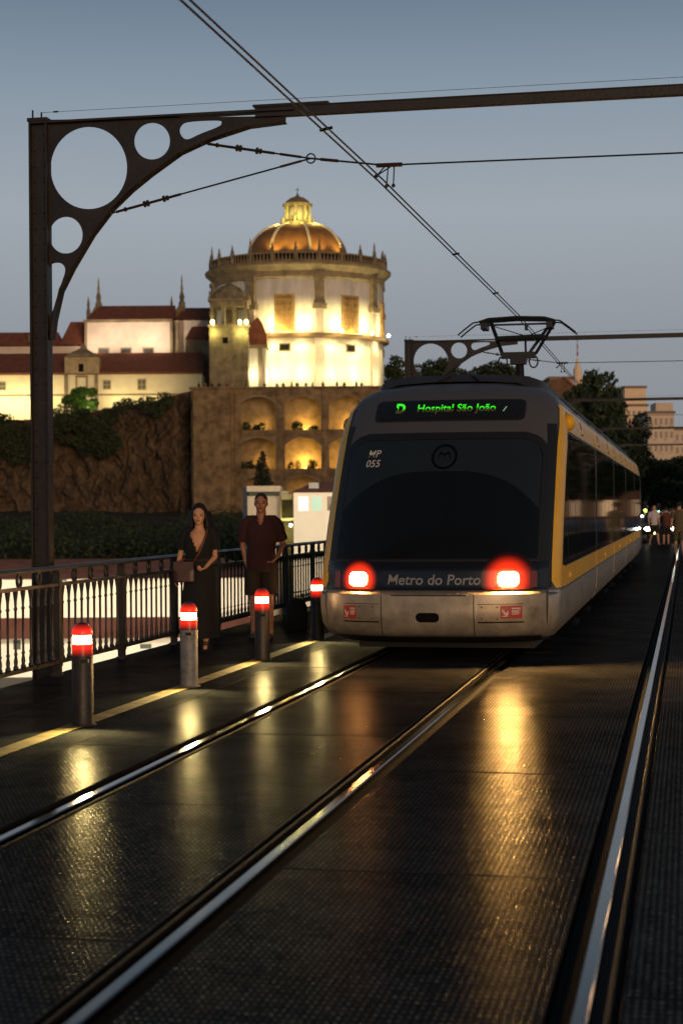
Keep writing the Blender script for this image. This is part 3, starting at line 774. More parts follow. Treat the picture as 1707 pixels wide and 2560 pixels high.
# tinted film with an arched lower edge across the upper windscreen
def arch(x): return 1.62 + 0.44*(1 - (abs(x)/1.09)**3.2)
k = MB(); P = []
xs = lin(-1.085, 1.085, 61)
cols = []
for x in xs:
    top = WZ1-0.098
    d = 1.085-abs(x)
    if d < 0.2: top = WZ1-0.098-0.2+math.sqrt(max(0, 0.04-(0.2-d)**2))
    b0 = min(arch(x), top-0.02)
    cols.append([tuple(Vector((x, fy(x, z), z)) + fnorm(x, z)*0.0185) for z in lin(b0, top, 24)])
k.grid(cols); k.build('tinted_film', M_film, tram, auto=35)
mm = text_mesh('MP\n055', 0.115, 0.16, 0.001)
on_face(mm, -0.80, 2.21, 0.021, 'fleet_number', M_white)
lg = MB(); cx, cz = 0.02, 2.225
for r0, r1 in ((0.118, 0.145),):
    ring = []
    for t in np.linspace(0, 2*math.pi, 41):
        ring.append([tuple(Vector((cx+r*math.cos(t), fy(cx+r*math.cos(t), cz+r*math.sin(t)), cz+r*math.sin(t)))+fnorm(cx+r*math.cos(t), cz+r*math.sin(t))*0.021) for r in (r0, r1)])
    lg.grid(ring)
pts = [(-0.07, -0.035), (-0.055, 0.03), (-0.03, 0.042), (-0.005, 0.02), (0.0, -0.01), (0.006, 0.02), (0.03, 0.042), (0.058, 0.03), (0.07, -0.035)]
row = []
for i, (a, b) in enumerate(pts):
    row.append([tuple(Vector((cx+a*s2, fy(cx+a*s2, cz+b+dz), cz+b+dz))+fnorm(cx+a*s2, cz+b)*0.021) for s2, dz in ((1.0, -0.012), (1.05, 0.014))])
lg.grid(row)
lg.build('operator_emblem', mat('emblem_dark', (0.002, 0.003, 0.003), 0.6, spec=0.1), tram)
# destination display
df = rr(2.655, 2.915, 0.87, 0.06)
patch('display_frame', M_blkm, lin(2.656, 2.914, 14), lambda z: -df(z), lambda z: df(z), 0.010, nc=36)
dg2 = rr(2.685, 2.893, 0.835, 0.05)
dsp = patch('destination_display', mat('display_glass', (0.012, 0.013, 0.013), 0.12), lin(2.686, 2.892, 12), lambda z: -dg2(z), lambda z: dg2(z), 0.016, nc=36)
def led_material():
    m = bpy.data.materials.new('led_green'); m.use_nodes = True; nt = m.node_tree; b = nt.nodes['Principled BSDF']
    b.inputs['Base Color'].default_value = (0.01, 0.012, 0.008, 1)
    tc = nt.nodes.new('ShaderNodeTexCoord'); sx = nt.nodes.new('ShaderNodeSeparateXYZ'); nt.links.new(tc.outputs['Object'], sx.inputs[0])
    mr = nt.nodes.new('ShaderNodeMapRange'); mr.inputs['From Min'].default_value = 2.795; mr.inputs['From Max'].default_value = 2.825
    nt.links.new(sx.outputs['Z'], mr.inputs['Value'])
    rp = nt.nodes.new('ShaderNodeValToRGB'); rp.color_ramp.elements[0].color = (0.045, 0.038, 0.004, 1); rp.color_ramp.elements[1].color = (0.04, 1.0, 0.02, 1)
    nt.links.new(mr.outputs[0], rp.inputs['Fac']); nt.links.new(rp.outputs['Color'], b.inputs['Emission Color']); b.inputs['Emission Strength'].default_value = 0.95
    return m
LED = led_material()
on_face(text_mesh('D', 0.155, 0, 0.007), -0.575, 2.805, 0.018, 'route_letter', LED, dsp)
on_face(text_mesh('Hospital São João', 0.128, 0, 0.002), 0.08, 2.802, 0.018, 'destination_text', LED, dsp)
on_face(text_mesh('/', 0.07, 0.3, 0.004), 0.63, 2.785, 0.018, 'display_mark', mat('led_pale', (0.1, 0.12, 0.1), 0.5, emit=(0.5, 0.8, 0.5), estr=0.35), dsp)
# cheeks between windscreen and yellow frame are black; yellow frame wraps the corner
def sidep(nm, m, zs, ya, yb, s, off, parent=tram, ny=2, rim=0.010):
    """sheet on the straight side between y=ya(z) and y=yb(z)"""
    P = []
    for z in zs:
        a, b = ya(z), yb(z)
        P.append([(s*(hw(z)+off), a+(b-a)*k2/ny, z) for k2 in range(ny+1)])
    k = MB().grid(P)
    border = list(P[0]) + [r[-1] for r in P[1:]] + list(P[-1][-2::-1]) + [r[0] for r in P[-2:0:-1]]
    ins = [(x - s*rim, y, z) for x, y, z in border]; nb = len(border)
    k.add(border+ins, [(i, (i+1) % nb, (i+1) % nb + nb, i+nb) for i in range(nb)])
    return k.build(nm, m, parent, auto=35)
def ycr(z): return yc(z)+bb(z)
for s in (-1, 1):
    # corner sheet of the yellow frame: from t=.915 to the side, then 0.16 m back
    zs = [0.785, 0.80, 0.86, 0.95, 1.05, 1.2, 1.4, 1.6, 1.8, 2.0, 2.2, 2.4, 2.5, 2.6, 2.7, 2.8, 2.86]
    P = []
    for z in zs:
        w = hw(z); row = []
        tb = 0.935 if s > 0 else 0.905
        t0 = tb if z > 0.86 else tb + (0.86-z)*0.4
        if z > 2.4: t0 = tb + (z-2.4)*0.09
        for t in np.linspace(t0, 1.0, 9):
            x = s*t*w; row.append(tuple(Vector((x, fy(x, z), z)) + fnorm(x*0.998, z)*0.010))
        row.append((s*(w+0.010), ycr(z)+0.02, z))
        wd = ipl(z, [0.8, 0.98, 1.1, 2.3, 2.45, 2.55, 2.9], [0.5, 0.5, 0.07, 0.05, 0.10, 0.3, 0.3])
        row.append((s*(w+0.010), ycr(z)+wd, z))
        P.append(row)
    MB().grid(P).build('yellow_corner_frame', M_yel, tram, auto=40)
    # black edge strip between windscreen and frame
    P = []
    for z in lin(0.79, 2.62, 24):
        w = hw(z); P.append([tuple(Vector((s*t*w, fy(s*t*w, z), z)) + fnorm(s*t*w, z)*0.007) for t in np.linspace(0.86, 0.938 if s > 0 else 0.908, 6)])
    MB().grid(P).build('black_edge_strip', M_blkm, tram, auto=40)
    # corner skirt panel
    P = []
    for z in [0.27, 0.32, 0.4, 0.5, 0.6, 0.7, 0.76]:
        w = hw(z); P.append([tuple(Vector((s*t*w, fy(s*t*w, z), z)) + fnorm(s*t*w*0.998, z)*0.010) for t in np.linspace(0.915, 1.0, 10)] + [(s*(w+0.01), ycr(z)+0.55, z)])
    MB().grid(P).build('corner_skirt', M_silver, tram, auto=40)
    yend = TL-1.6
    # long side bands in modules with dark articulation gaps
    mods = [(0.55, 8.1), (8.35, 14.4), (14.65, 20.7), (20.95, 27.0), (27.25, yend-1.0)]
    for mi, (a, b) in enumerate(mods):
        ya0 = (lambda z: ycr(z)+0.5) if mi == 0 else (lambda z, a=a: a)
        sidep('skirt_panel', M_silver, [0.27, 0.34, 0.44, 0.6, 0.70, 0.755], (lambda z: ycr(z)+0.555) if mi == 0 else ya0, lambda z, b=b: b, s, 0.010)
        sidep('lower_yellow_band', M_yel, [0.775, 0.85, 0.95, 0.995], (lambda z: ycr(z)+0.505) if mi == 0 else ya0, lambda z, b=b: b, s, 0.010)
        sidep('upper_yellow_band', M_yel, [2.56, 2.65, 2.72, 2.80, 2.87], (lambda z: ycr(z)+0.302) if mi == 0 else ya0, lambda z, b=b: b, s, 0.010)
        sidep('window_strip', M_blk, [1.0, 1.5, 2.0, 2.4, 2.555], (lambda z: ycr(z)+0.06) if mi == 0 else ya0, lambda z, b=b: b, s, 0.006)
        y = a+0.06 if mi else 1.95
        edges = [y]
        while b - edges[-1] > 1.5: edges.append(edges[-1] + 1.32)
        edges[-1] = b-0.05 if b-edges[-1] < 0.4 else edges[-1]
        if b-0.05-edges[-1] > 0.3: edges.append(b-0.05)
        if mi == 0:
            sidep('side_window', M_glass, [1.02, 1.3, 1.7, 2.1, 2.4, 2.53], lambda z: ycr(z)+0.09, lambda z: max(1.87, ycr(z)+0.12), s, 0.012)
        for e0, e1 in zip(edges[:-1], edges[1:]):
            wob = random.uniform(-0.002, 0.002)
            sidep('side_window', M_glass, [1.02, 1.5, 2.0, 2.4, 2.53], lambda z: max(e0+0.025, ycr(z)+0.3 if mi == 0 else 0), lambda z: e1-0.025, s, 0.012+wob)
        # dark vents and slots in the upper band
        for yv in (a+1.9 if mi == 0 else a+1.2, a+4.6):
            if yv < b-0.5:
                sidep('roof_vent', M_blkm, [2.70, 2.80], lambda z: yv, lambda z: yv+0.16, s, 0.014)
                sidep('door_lamp', M_blkm, [2.615, 2.64], lambda z: yv-0.15, lambda z: yv+0.25, s, 0.014)
        if mi: sidep('bellows', M_blkm, [0.3, 1.0, 2.0, 2.6, 2.9, 3.0], lambda z, a=a: a-0.24, lambda z, a=a: a-0.01, s, 0.004)
        for yv in (a+2.4, a+5.0):
            if yv < b-0.6:
                MB().box(min(s*1.30, s*1.345), max(s*1.30, s*1.345), yv, yv+0.8, 0.215, 0.262).build('door_step', M_dark, tram)
        ml = MB(); ml.ball((s*1.338, a+1.55 if mi == 0 else a+2.5, 0.87), (0.02, 0.03, 0.03), 10, 6)
        ml.build('side_marker_lamp', glow('marker_orange', (1.0, 0.35, 0.03), 0.35), tram)
    # camera pod
    MB().ball((s*1.32, ycr(2.62)+0.30, 2.665), (0.075, 0.10, 0.10), 20, 14).build('camera_pod', M_yel, tram, smooth=True)
# roof: dark equipment cover, antenna cables, joints
rf = MB()
prof = [(-1.02, 3.10), (-0.98, 3.20), (-0.80, 3.265), (-0.4, 3.29), (0, 3.295), (0.4, 3.29), (0.80, 3.265), (0.98, 3.20), (1.02, 3.10)]
P = []
for yv, sc, dz in ((2.35, 0.90, -0.12), (2.6, 0.97, -0.02), (2.9, 1.0, 0.0), (12, 1, 0), (22, 1, 0), (TL-2.9, 1, 0), (TL-2.4, 0.9, -0.12)):
    P.append([(x*sc, yv, max(z+dz, 3.06)) for x, z in prof])
rf.grid(P); rf.build('roof_cover', mat('roof_brown', (0.035, 0.028, 0.022), 0.6, var=0.3), tram, auto=40)
for x0, x1 in ((-0.20, -0.09), (0.28, 0.12)):
    MB().tube([(x0, 2.3, 3.18), ((x0+x1)/2, 2.45, 3.24), (x1, 2.7, 3.30), (x1, 3.2, 3.32)], 0.016, 6).build('roof_cable', M_blkm, tram)
for s in (-1, 1):
    for yv in (8.22, 14.52, 20.82, 27.12, 5.2, 11.4):
        MB().bar((s*1.245, yv, 2.905), (s*1.02, yv, 3.135), 0.05, 0.02).build('roof_joint', M_blkm, tram)
# pantograph
py0 = 28.0-TY
M_pan = mat('pantograph_black', (0.012, 0.012, 0.012), 0.45)
pg = MB()
MB().box(-0.35, 0.35, py0-0.5, py0+0.6, 3.29, 3.36).build('pantograph_base', M_pan, tram)
pa = MB().tube([(0.0, py0+0.45, 3.36), (0.02, py0+0.15, 4.12)], [0.085, 0.065], 10); par = pa.build('pantograph_arm', M_pan, tram)
kn = MB().box(-0.28, 0.28, py0+0.08, py0+0.22, 4.10, 4.20).box(-0.13, 0.13, py0+0.06, py0+0.24, 4.0, 4.12); kn.build('knee', M_pan, par)
for s in (-1, 1):
    MB().tube([(s*0.25+0.07*math.cos(t), py0+0.1, 4.04+0.1*math.sin(t)) for t in np.linspace(R(60), R(-240), 12)], 0.014, 6).build('loop_cable', M_pan, par)
fa = MB()
fa.tube([(-0.26, py0+0.15, 4.17), (-0.40, py0-0.25, 4.66)], 0.032, 8); fa.tube([(0.28, py0+0.15, 4.17), (0.62, py0-0.1, 4.66)], 0.026, 8)
fa.tube([(0.16, py0+0.2, 4.17), (0.52, py0+0.2, 4.66)], 0.026, 8); fa.tube([(0.12, py0+0.15, 4.2), (0.12, py0+0.1, 4.38)], 0.02, 6)
fa.tube([(-0.35, py0-0.1, 4.40), (0.45, py0-0.1, 4.42)], 0.045, 8); fa.tube([(-0.45, py0, 4.64), (0.15, py0, 4.44)], 0.009, 6); fa.tube([(0.15, py0, 4.44), (0.6, py0, 4.62)], 0.009, 6)
fa.build('upper_frame', M_pan, tram)
hd = MB()
for dy in (-0.18, 0.18):
    hd.tube([(-0.60, py0+dy, 4.67), (-0.45, py0+dy, 4.715), (0, py0+dy, 4.735), (0.45, py0+dy, 4.715), (0.60, py0+dy, 4.67)], 0.026, 8)
    for s in (-1, 1):
        hd.tube([(s*0.58, py0+dy, 4.68), (s*0.70, py0+dy, 4.665), (s*0.84, py0+dy, 4.56), (s*0.95, py0+dy, 4.47)], 0.014, 6)
hd.box(-0.56, 0.56, py0-0.02, py0+0.02, 4.625, 4.655)
for s in (-1, 1): hd.box(s*0.53-0.05, s*0.53+0.05, py0-0.2, py0+0.2, 4.56, 4.66)
hd.box(0.12, 0.17, py0-0.03, py0+0.03, 4.54, 4.63)
hd.build('collector_head', M_pan, tram)
# dark running gear under the body
MB().box(-1.0, 1.0, 1.2, TL-1.2, 0.08, 0.21).build('underframe', M_blkm, tram)

# ------------------------------------------------------------------ far ground and hillside
def hill_z(D, x):
    base = ipl(D, [95, 125, 150, 200, 250, 266, 300, 420, 900], [-8.1, -7.5, -5.0, -3.0, 0.5, 2.0, 16.0, 16.5, 10])
    right = ipl(x, [-5, 12], [0, 1])           # the hill falls away towards the street on the right
    r2 = ipl(D, [95, 130, 300, 900], [-8.1, -3.0, -0.6, -0.6])
    return base*(1-right) + r2*right
hf = Frame(853, 1270, 0, z=0); hf.L = Vector((0, 0, 0))
P = []
for D in list(np.linspace(95, 300, 60)) + list(np.linspace(320, 900, 12)):
    P.append([(x, D, hill_z(D, x) + 0.5*fbm(x*0.12, D*0.1, 3)*ipl(D, [95, 130], [0, 1])) for x in np.linspace(-160, 140, 90)])
hill = MB().grid(P).build('hillside', mat('hill_grass', (0.012, 0.013, 0.007), 0.95, var=0.6, vscale=0.3), None, smooth=True); hill.rotation_euler.z = YAW; struct(hill)
struct(MB().box(-14, 30, DECK_END, 900, -0.9, -0.03).build('street', mat('asphalt', (0.045, 0.045, 0.047), 0.7, var=0.3, vscale=0.5)))

# rock face under the convent
cf = Frame(250, 1270, 262, z=0)
M_rock = mat('granite_face', (0.066, 0.043, 0.023), 0.95, var=0.75, vscale=0.7, bump=1.0, bscale=1.6, stretch=(1, 1, 0.45), col2=(0.145, 0.10, 0.06))  # brown base colour partly stands in for warm street light from below
P = []
xs = np.linspace(at(-120, 1270, 262).dot(RGT), at(520, 1270, 262).dot(RGT), 240)
x0c = Vector(cf.L).dot(RGT)
for r in range(120):
    row = []
    for x in xs:
        px = 853 + x/262*FPX
        top_py = ipl(px, [-120, 0, 150, 230, 300, 380, 470, 520], [1052, 1050, 1048, 1030, 1012, 1005, 978, 972])
        zt = at(px, top_py, 262).z; z = -4 + (zt+4)*r/119
        d = 3.6*abs(fbm(x*0.30, z*0.16, 5, 6)) - 2.6*abs(fbm(x*0.85, z*0.45, 9, 6)) + 0.5*abs(fbm(x*2.3, z*1.1, 2, 4)) - 1.5*(r/119)**2*0 + (1-r/119)*-2.5
        row.append((x-x0c, d, z))
    P.append(row)
cl = MB().grid(P).build('cliff', M_rock, None, smooth=True); cl.location = cf.L; cl.rotation_euler.z = YAW; struct(cl)

M_leaf = mat('dark_foliage', (0.022, 0.036, 0.011), 0.8, var=0.5, vscale=0.6)
M_leafg = mat('green_foliage', (0.050, 0.115, 0.014), 0.8, var=0.4, vscale=0.8)
M_bark = mat('bark', (0.05, 0.038, 0.026), 0.9, var=0.4, vscale=4)

# shrubs hanging on the rock face and the dark scrub at its foot
bl_ = []
for k in range(60):
    px = random.uniform(-40, 280); py = random.uniform(1045, 1125) + 20*math.sin(px*0.03)
    p = cf.p(px, py, 258.5); s_ = random.uniform(0.7, 1.7); bl_.append((tuple(p), (s_*1.3, s_*0.8, s_)))
for k in range(22):
    px = random.uniform(270, 470); py = ipl(px, [270, 470], [1010, 985]) + random.uniform(-2, 45)
    p = cf.p(px, py, 258.5); s_ = random.uniform(0.4, 1.0); bl_.append((tuple(p), (s_*1.5, s_*0.6, s_*0.8)))
me = leaf_mesh('cliff_ivy', bl_, 26000, 0.22)
o = link('cliff_ivy', me, M_leaf, None, fix=False); o.location = cf.L; o.rotation_euler.z = YAW
tag(o, 'dark ivy and scrub hanging over the upper rock face', 'ivy', kind='stuff')
sf = Frame(250, 1270, 175, z=0)
bl_ = []
for k in range(130):
    px = random.uniform(-60, 610); D = random.uniform(150, 200)
    top = ipl(px, [-60, 0, 120, 200, 300, 400, 480, 610], [1300, 1305, 1325, 1330, 1312, 1300, 1310, 1300]) + random.uniform(4, 60)
    p = sf.p(px, top, D); s_ = random.uniform(1.1, 2.6); p.z -= s_*0.8; bl_.append((tuple(p), (s_*1.5, s_*1.2, s_)))
    bl_.append(((p.x, p.y, p.z-2.2), (s_*1.7, s_*1.2, s_*2.0)))
for k in range(90):
    px = random.uniform(-60, 600); D = random.uniform(205, 246); p = sf.p(px, random.uniform(1288, 1312) + 12*math.sin(px*0.021), D); s_ = random.uniform(1.2, 2.6); p.z -= s_*0.9; bl_.append((tuple(p), (s_*1.6, s_*1.2, s_*1.1)))
me = leaf_mesh('scrub', bl_, 85000, 0.25)
o = link('scrub', me, M_leaf, None, fix=False); o.location = sf.L; o.rotation_euler.z = YAW
tag(o, 'dark scrub and bushes massed at the foot of the rock face', 'scrub', kind='stuff')

# ------------------------------------------------------------------ masonry retaining wall with lit arches
RD = 256.0
wf_ = Frame(680, 1270, RD, z=0)
rw = wf_.empty('retaining_wall'); tag(rw, 'brown masonry retaining wall with rows of lit arches under the church', 'wall')
M_mas = mat('masonry', (0.18, 0.12, 0.06), 0.95, var=0.6, vscale=0.7, bump=0.8, bscale=2.0, col2=(0.30, 0.205, 0.105))  # brown colour also carries the warm lamp glow on the wall
M_masl = mat('arch_stone', (0.20, 0.15, 0.09), 0.9, var=0.4, vscale=0.8, bump=0.4, bscale=2.0)
def wx(px): return wf_.p(px, 1100, RD).x
def wz(py): return wf_.p(700, py, RD).z
cols_x = [(602, 690), (712, 803), (823, 914), (934, 1024)]
rows_z = [(992, 1075), (1095, 1172), (1192, 1262)]
def arch_ring(x0, x1, zb, zt, n=14):
    rise = (x1-x0)*0.22; pts = [(x0, zb), (x1, zb)]
    for k in range(n+1):
        t = k/n; x = x1 + (x0-x1)*t; pts.append((x, zt - rise + rise*math.sin(math.pi*t)**0.75))
    return pts
L_, Rr_ = wx(480), wx(1045)
zb, zt = -3.0, wz(972)
holes = []; niches = []
for (a, b) in cols_x:
    for (t, bt) in rows_z:
        h = arch_ring(wx(a), wx(b), wz(bt), wz(t)); holes.append(h); niches.append((wx(a), wx(b), wz(bt), wz(t)))
holes = [h for h in holes]
wm = plate_mesh([(L_, zb), (Rr_, zb), (Rr_, zt), (L_, zt)], holes, 1.2)
link('wall_face', wm, M_mas, rw)
MB().box(L_, Rr_, 2.6, 3.4, zb, zt-1.2).build('back_wall', M_masl, rw)
for i, (x0, x1, z0, z1) in enumerate(niches):
    MB().box(x0-0.2, x1+0.2, 0.61, 2.61, z0-0.5, z0-0.02).build('niche_floor', M_mas, rw)
    ring = arch_ring(x0, x1, z0, z1)[1:]
    k = MB(); inner = ring + [(x0, z0)]
    out = [(x + (0.28 if x > (x0+x1)/2 else -0.28)*abs(x-(x0+x1)/2)/((x1-x0)/2), z + (0.30 if z > z0+0.2 else 0)) for x, z in inner]
    k.grid([[(x, -0.66, z) for x, z in inner], [(x, -0.66, z) for x, z in out]]); k.grid([[(x, -0.66, z) for x, z in inner], [(x, -0.3, z) for x, z in inner]])
    k.build('arch_moulding', M_masl, rw)
# buttress strips between the columns, string courses, parapet
for px in (596, 701, 813, 924):
    x = wx(px); MB().box(x-0.42, x+0.42, -0.85, -0.6, zb, zt-0.3).build('buttress', M_mas, rw)
MB().box(wx(486), wx(578), -1.6, -0.6, zb, zt-0.2).build('corner_bastion', M_mas, rw)
for py in (1083, 1182): MB().box(L_+1, Rr_, -0.78, -0.6, wz(py)-0.25, wz(py)+0.15).build('string_course', M_mas, rw)
MB().box(L_-0.3, Rr_+0.3, -0.9, 0.7, zt, zt+0.28).build('parapet', M_mas, rw)
ORG = (1.0, 0.55, 0.10)
for i, (x0, x1, z0, z1) in enumerate(niches):
    r_, c_ = i % 3, i // 3
    pw_ = [[170, 240, 40], [300, 800, 160], [300, 480, 60], [0, 0, 0]][c_][r_]
    if not pw_: continue
    xx = x0 + (x1-x0)*[0.55, 0.55, 0.6, 0.5][c_]
    fx_ = MB().box(xx-0.25, xx+0.25, 1.2, 1.6, z0-0.02, z0+0.22); fx_.build('niche_lamp', glow('niche_lamp_glow', (1.0, 0.62, 0.15), 3.0), rw)
    light('POINT', 'niche_light', (xx, 1.15, z0+0.55), pw_*2.2, ORG, rw, None, 0.25)
    # shrubs growing in the arches
    if i in (0, 3, 1, 4):
        bb_ = [((random.uniform(x0+0.4, x1-0.4), 0.9, z0+random.uniform(0, 0.9)), (0.6, 0.4, random.uniform(0.3, 0.9))) for _ in range(5)]
        link('ivy', leaf_mesh('ivy', bb_, 700, 0.18), M_leaf, rw, fix=False)['kind'] = 'stuff'
struct(MB().box(-60, 60, 0, 160, -1.0, 0).build('terrace', mat('terrace_paving', (0.16, 0.13, 0.1), 0.9, var=0.3)))
ter = bpy.data.objects['terrace']; ter.location = wf_.L + Vector((0, 0, zt-0.4)); ter.rotation_euler.z = YAW
ter.location = ter.location + Vector((-math.sin(YAW), math.cos(YAW), 0))*3.0
for v in ter.data.vertices:
    if v.co.x > 0: v.co.x = wx(1045)
    else: v.co.x = wx(484)
TERZ = zt-0.4

# ------------------------------------------------------------------ round church
CD = 282.0
cfr = Frame(747, 968, CD, z=TERZ)
ch = cfr.empty('round_church'); tag(ch, 'floodlit white round church with tiled dome and lantern on the terrace', 'church')
RAD = cfr.p(968, 800, CD).x*0.955
FD = CD-RAD
def cz(py, D=None): return cfr.p(747, py, D or FD).z
M_lime = mat('white_limewash', (0.66, 0.62, 0.52), 0.9, var=0.22, vscale=0.9, stretch=(1, 1, 0.22), bump=0.2, bscale=2)
M_stone = mat('granite_trim', (0.21, 0.165, 0.10), 0.9, var=0.4, vscale=0.8, bump=0.3, bscale=3)
M_tile = mat('roof_tile_red', (0.17, 0.055, 0.028), 0.85, var=0.35, vscale=1.2, bump=0.4, bscale=4)
M_dome = mat('dome_tile', (0.25, 0.115, 0.035), 0.8, var=0.3, vscale=0.8)
z_mid, z_up, z_cor, z_bal = cz(838), cz(690), cz(668), cz(640)
MB().lathe([(RAD, 0), (RAD, z_mid-0.4)], 96).build('lower_wall', M_lime, ch, smooth=True)
MB().lathe([(RAD+0.15, z_mid-0.4), (RAD+0.9, z_mid-0.15), (RAD+0.95, z_mid+0.3), (RAD+0.1, z_mid+0.45)], 96).build('middle_cornice', mat('brown_cornice', (0.10, 0.058, 0.026), 0.9, var=0.4), ch, auto=30)
MB().lathe([(RAD-0.15, z_mid+0.3), (RAD-0.15, z_up)], 96).build('upper_wall', M_lime, ch, smooth=True)
MB().lathe([(RAD-0.1, z_up-0.3), (RAD+0.25, z_up), (RAD+0.25, z_up+0.9), (RAD+0.8, z_cor), (RAD+1.25, z_cor+0.4), (RAD+1.3, z_cor+0.75), (RAD+0.2, z_cor+0.9), (RAD-1.5, z_cor+0.95)], 96).build('main_cornice', M_stone, ch, auto=30)
zb0 = z_cor+0.92
MB().lathe([(RAD+0.55, zb0), (RAD+0.55, zb0+0.25), (RAD+0.2, zb0+0.25), (RAD+0.2, zb0)], 96).build('balustrade_plinth', M_stone, ch, auto=30)
MB().lathe([(RAD+0.6, zb0+1.25), (RAD+0.6, zb0+1.5), (RAD+0.15, zb0+1.5), (RAD+0.15, zb0+1.25), (RAD+0.6, zb0+1.25)], 96).build('balustrade_rail', M_stone, ch, auto=30)
bb_ = MB()
for k in range(150):
    t = 2*math.pi*k/150; c, s = (RAD+0.37)*math.cos(t), (RAD+0.37)*math.sin(t)
    bb_.lathe([(0.11, zb0+0.25), (0.16, zb0+0.55), (0.08, zb0+0.95), (0.12, zb0+1.25)], 5, (c, s, 0))
bo = bb_.build('balusters', M_stone, ch); bo['kind'] = 'stuff'
VA = [15-90 + 45*k for k in range(8)]          # pilaster directions seen from above; -90 faces the viewer
def pol(a, r): return (r*math.cos(R(a)), r*math.sin(R(a)))
for k in range(24):
    a = VA[0] + 15*k; x, y = pol(a, RAD+0.37); big = (k % 3 == 0)
    h = 1.9 if big else 1.1
    MB().lathe([(0.32, zb0+0.2), (0.32, zb0+1.7), (0.42, zb0+1.75), (0.2, zb0+1.9), (0.30, zb0+2.1), (0.12, zb0+2.1+h*0.4), (0.16, zb0+2.1+h*0.5), (0.01, zb0+2.1+h)], 8, (x, y, 0)).build('finial', M_stone, ch)
for a in VA:
    c, s = math.cos(R(a)), math.sin(R(a))
    def pil(nm, z0, z1, w, d, m=M_stone):
        k = MB(); vs = []
        for z in (z0, z1):
            for dr, dw in ((0.0, -w), (d, -w), (d, w), (0.0, w)):
                r_ = RAD-0.25+dr; vs.append((r_*c - dw*s, r_*s + dw*c, z))
        k.add(vs, [(0, 1, 2, 3), (7, 6, 5, 4), (0, 4, 5, 1), (1, 5, 6, 2), (2, 6, 7, 3), (3, 7, 4, 0)]); return k.build(nm, m, ch)
    pil('pilaster', 0, z_mid-0.4, 0.75, 0.65, mat('pale_pilaster', (0.42, 0.34, 0.29), 0.9, var=0.2))
    pil('pilaster', z_mid+0.45, z_mid+4.2, 0.62, 0.6, mat('pale_pilaster', (0.42, 0.34, 0.29), 0.9))
    pil('corbel', z_mid+4.2, z_mid+5.0, 1.05, 0.95); pil('corbel', z_mid+5.0, z_mid+5.5, 0.85, 0.8)
    pil('pilaster', z_mid+5.5, z_up+0.2, 0.72, 0.72); pil('capital', z_up-0.4, z_up+0.25, 0.95, 0.9)
M_wstone = mat('window_stone', (0.26, 0.16, 0.06), 0.85, var=0.4, vscale=1.5)
for k in range(8):
    a = VA[k]+22.5; x, y = pol(a, 1); c, s = math.cos(R(a)), math.sin(R(a))
    if math.sin(R(a)) > 0.5: continue
    def slab(nm, w, z0, z1, r0, r1, m, parent=ch):
        kk = MB(); vs = [(r_*c - dw*s, r_*s + dw*c, z) for z in (z0, z1) for r_, dw in ((r0, -w), (r1, -w), (r1, w), (r0, w))]
        return kk.add(vs, [(0, 1, 2, 3), (7, 6, 5, 4), (0, 4, 5, 1), (1, 5, 6, 2), (2, 6, 7, 3), (3, 7, 4, 0)]).build(nm, m, parent)
    zw0, zw1 = cz(826), cz(734)
    wdw = slab('window', 1.62, zw0, zw1, RAD-0.6, RAD+0.12, M_wstone)
    slab('pane', 1.2, zw0+0.3, zw1-0.4, RAD+0.1, RAD+0.16, mat('church_pane', (0.20, 0.11, 0.03), 0.5, var=0.4, vscale=2), wdw)
    for zz in np.linspace(zw0+0.9, zw1-0.8, 5): slab('glazing_bar', 1.2, zz-0.06, zz+0.06, RAD+0.162, RAD+0.24, M_wstone, wdw)
    for off in (-0.4, 0.4): 
        kk = MB(); vs = [(r_*c - dw*s, r_*s + dw*c, z) for z in (zw0+0.3, zw1-0.4) for r_, dw in ((RAD+0.162, off-0.05), (RAD+0.23, off-0.05), (RAD+0.23, off+0.05), (RAD+0.162, off+0.05))]
        kk.add(vs, [(0, 1, 2, 3), (7, 6, 5, 4), (0, 4, 5, 1), (1, 5, 6, 2), (2, 6, 7, 3), (3, 7, 4, 0)]).build('glazing_bar', M_wstone, wdw)
    lw = slab('lower_window', 0.95, cz(877), cz(857), RAD-0.3, RAD+0.10, M_stone)
    slab('pane', 0.75, cz(875), cz(860), RAD+0.095, RAD+0.13, M_dark, lw)
# dome, ribs and lantern
zd0, zd1 = cz(640, CD)-0.3, cz(566, CD)
rd0, rd1 = cfr.p(868, 620, CD).x, cfr.p(787, 560, CD).x
dprof = [(rd0*1.0, zd0)] + [(rd1 + (rd0-rd1)*math.cos(t)**1.15, zd0 + (zd1-zd0)*math.sin(t)**1.05) for t in np.linspace(0.05, math.pi/2, 14)]
MB().lathe([(RAD-1.0, z_cor+0.9), (rd0+0.3, zd0)], 64).build('roof_gutter', M_stone, ch, auto=30)
MB().lathe(dprof, 64).build('dome', M_dome, ch, smooth=True)
M_rib = mat('rib_white', (0.55, 0.50, 0.40), 0.9)
for a in VA:
    k = MB(); k.tube([(r_*math.cos(R(a))*1.012, r_*math.sin(R(a))*1.012, z+0.06) for r_, z in dprof], 0.24, 6); k.build('rib', M_rib, ch, smooth=True)
zl0, zl1 = cz(566, CD), cz(515, CD); rl_ = cfr.p(777, 540, CD).x
MB().lathe([(rl_*1.28, zl0-0.5), (rl_*1.3, zl0+0.3), (rl_*1.05, zl0+0.6)], 32).build('lantern_base', M_stone, ch, auto=30)
lan = MB().lathe([(rl_*0.80, zl0+0.5), (rl_*0.80, zl1)], 32).build('lantern', mat('lantern_wall', (0.6, 0.55, 0.35), 0.8), ch, smooth=True)
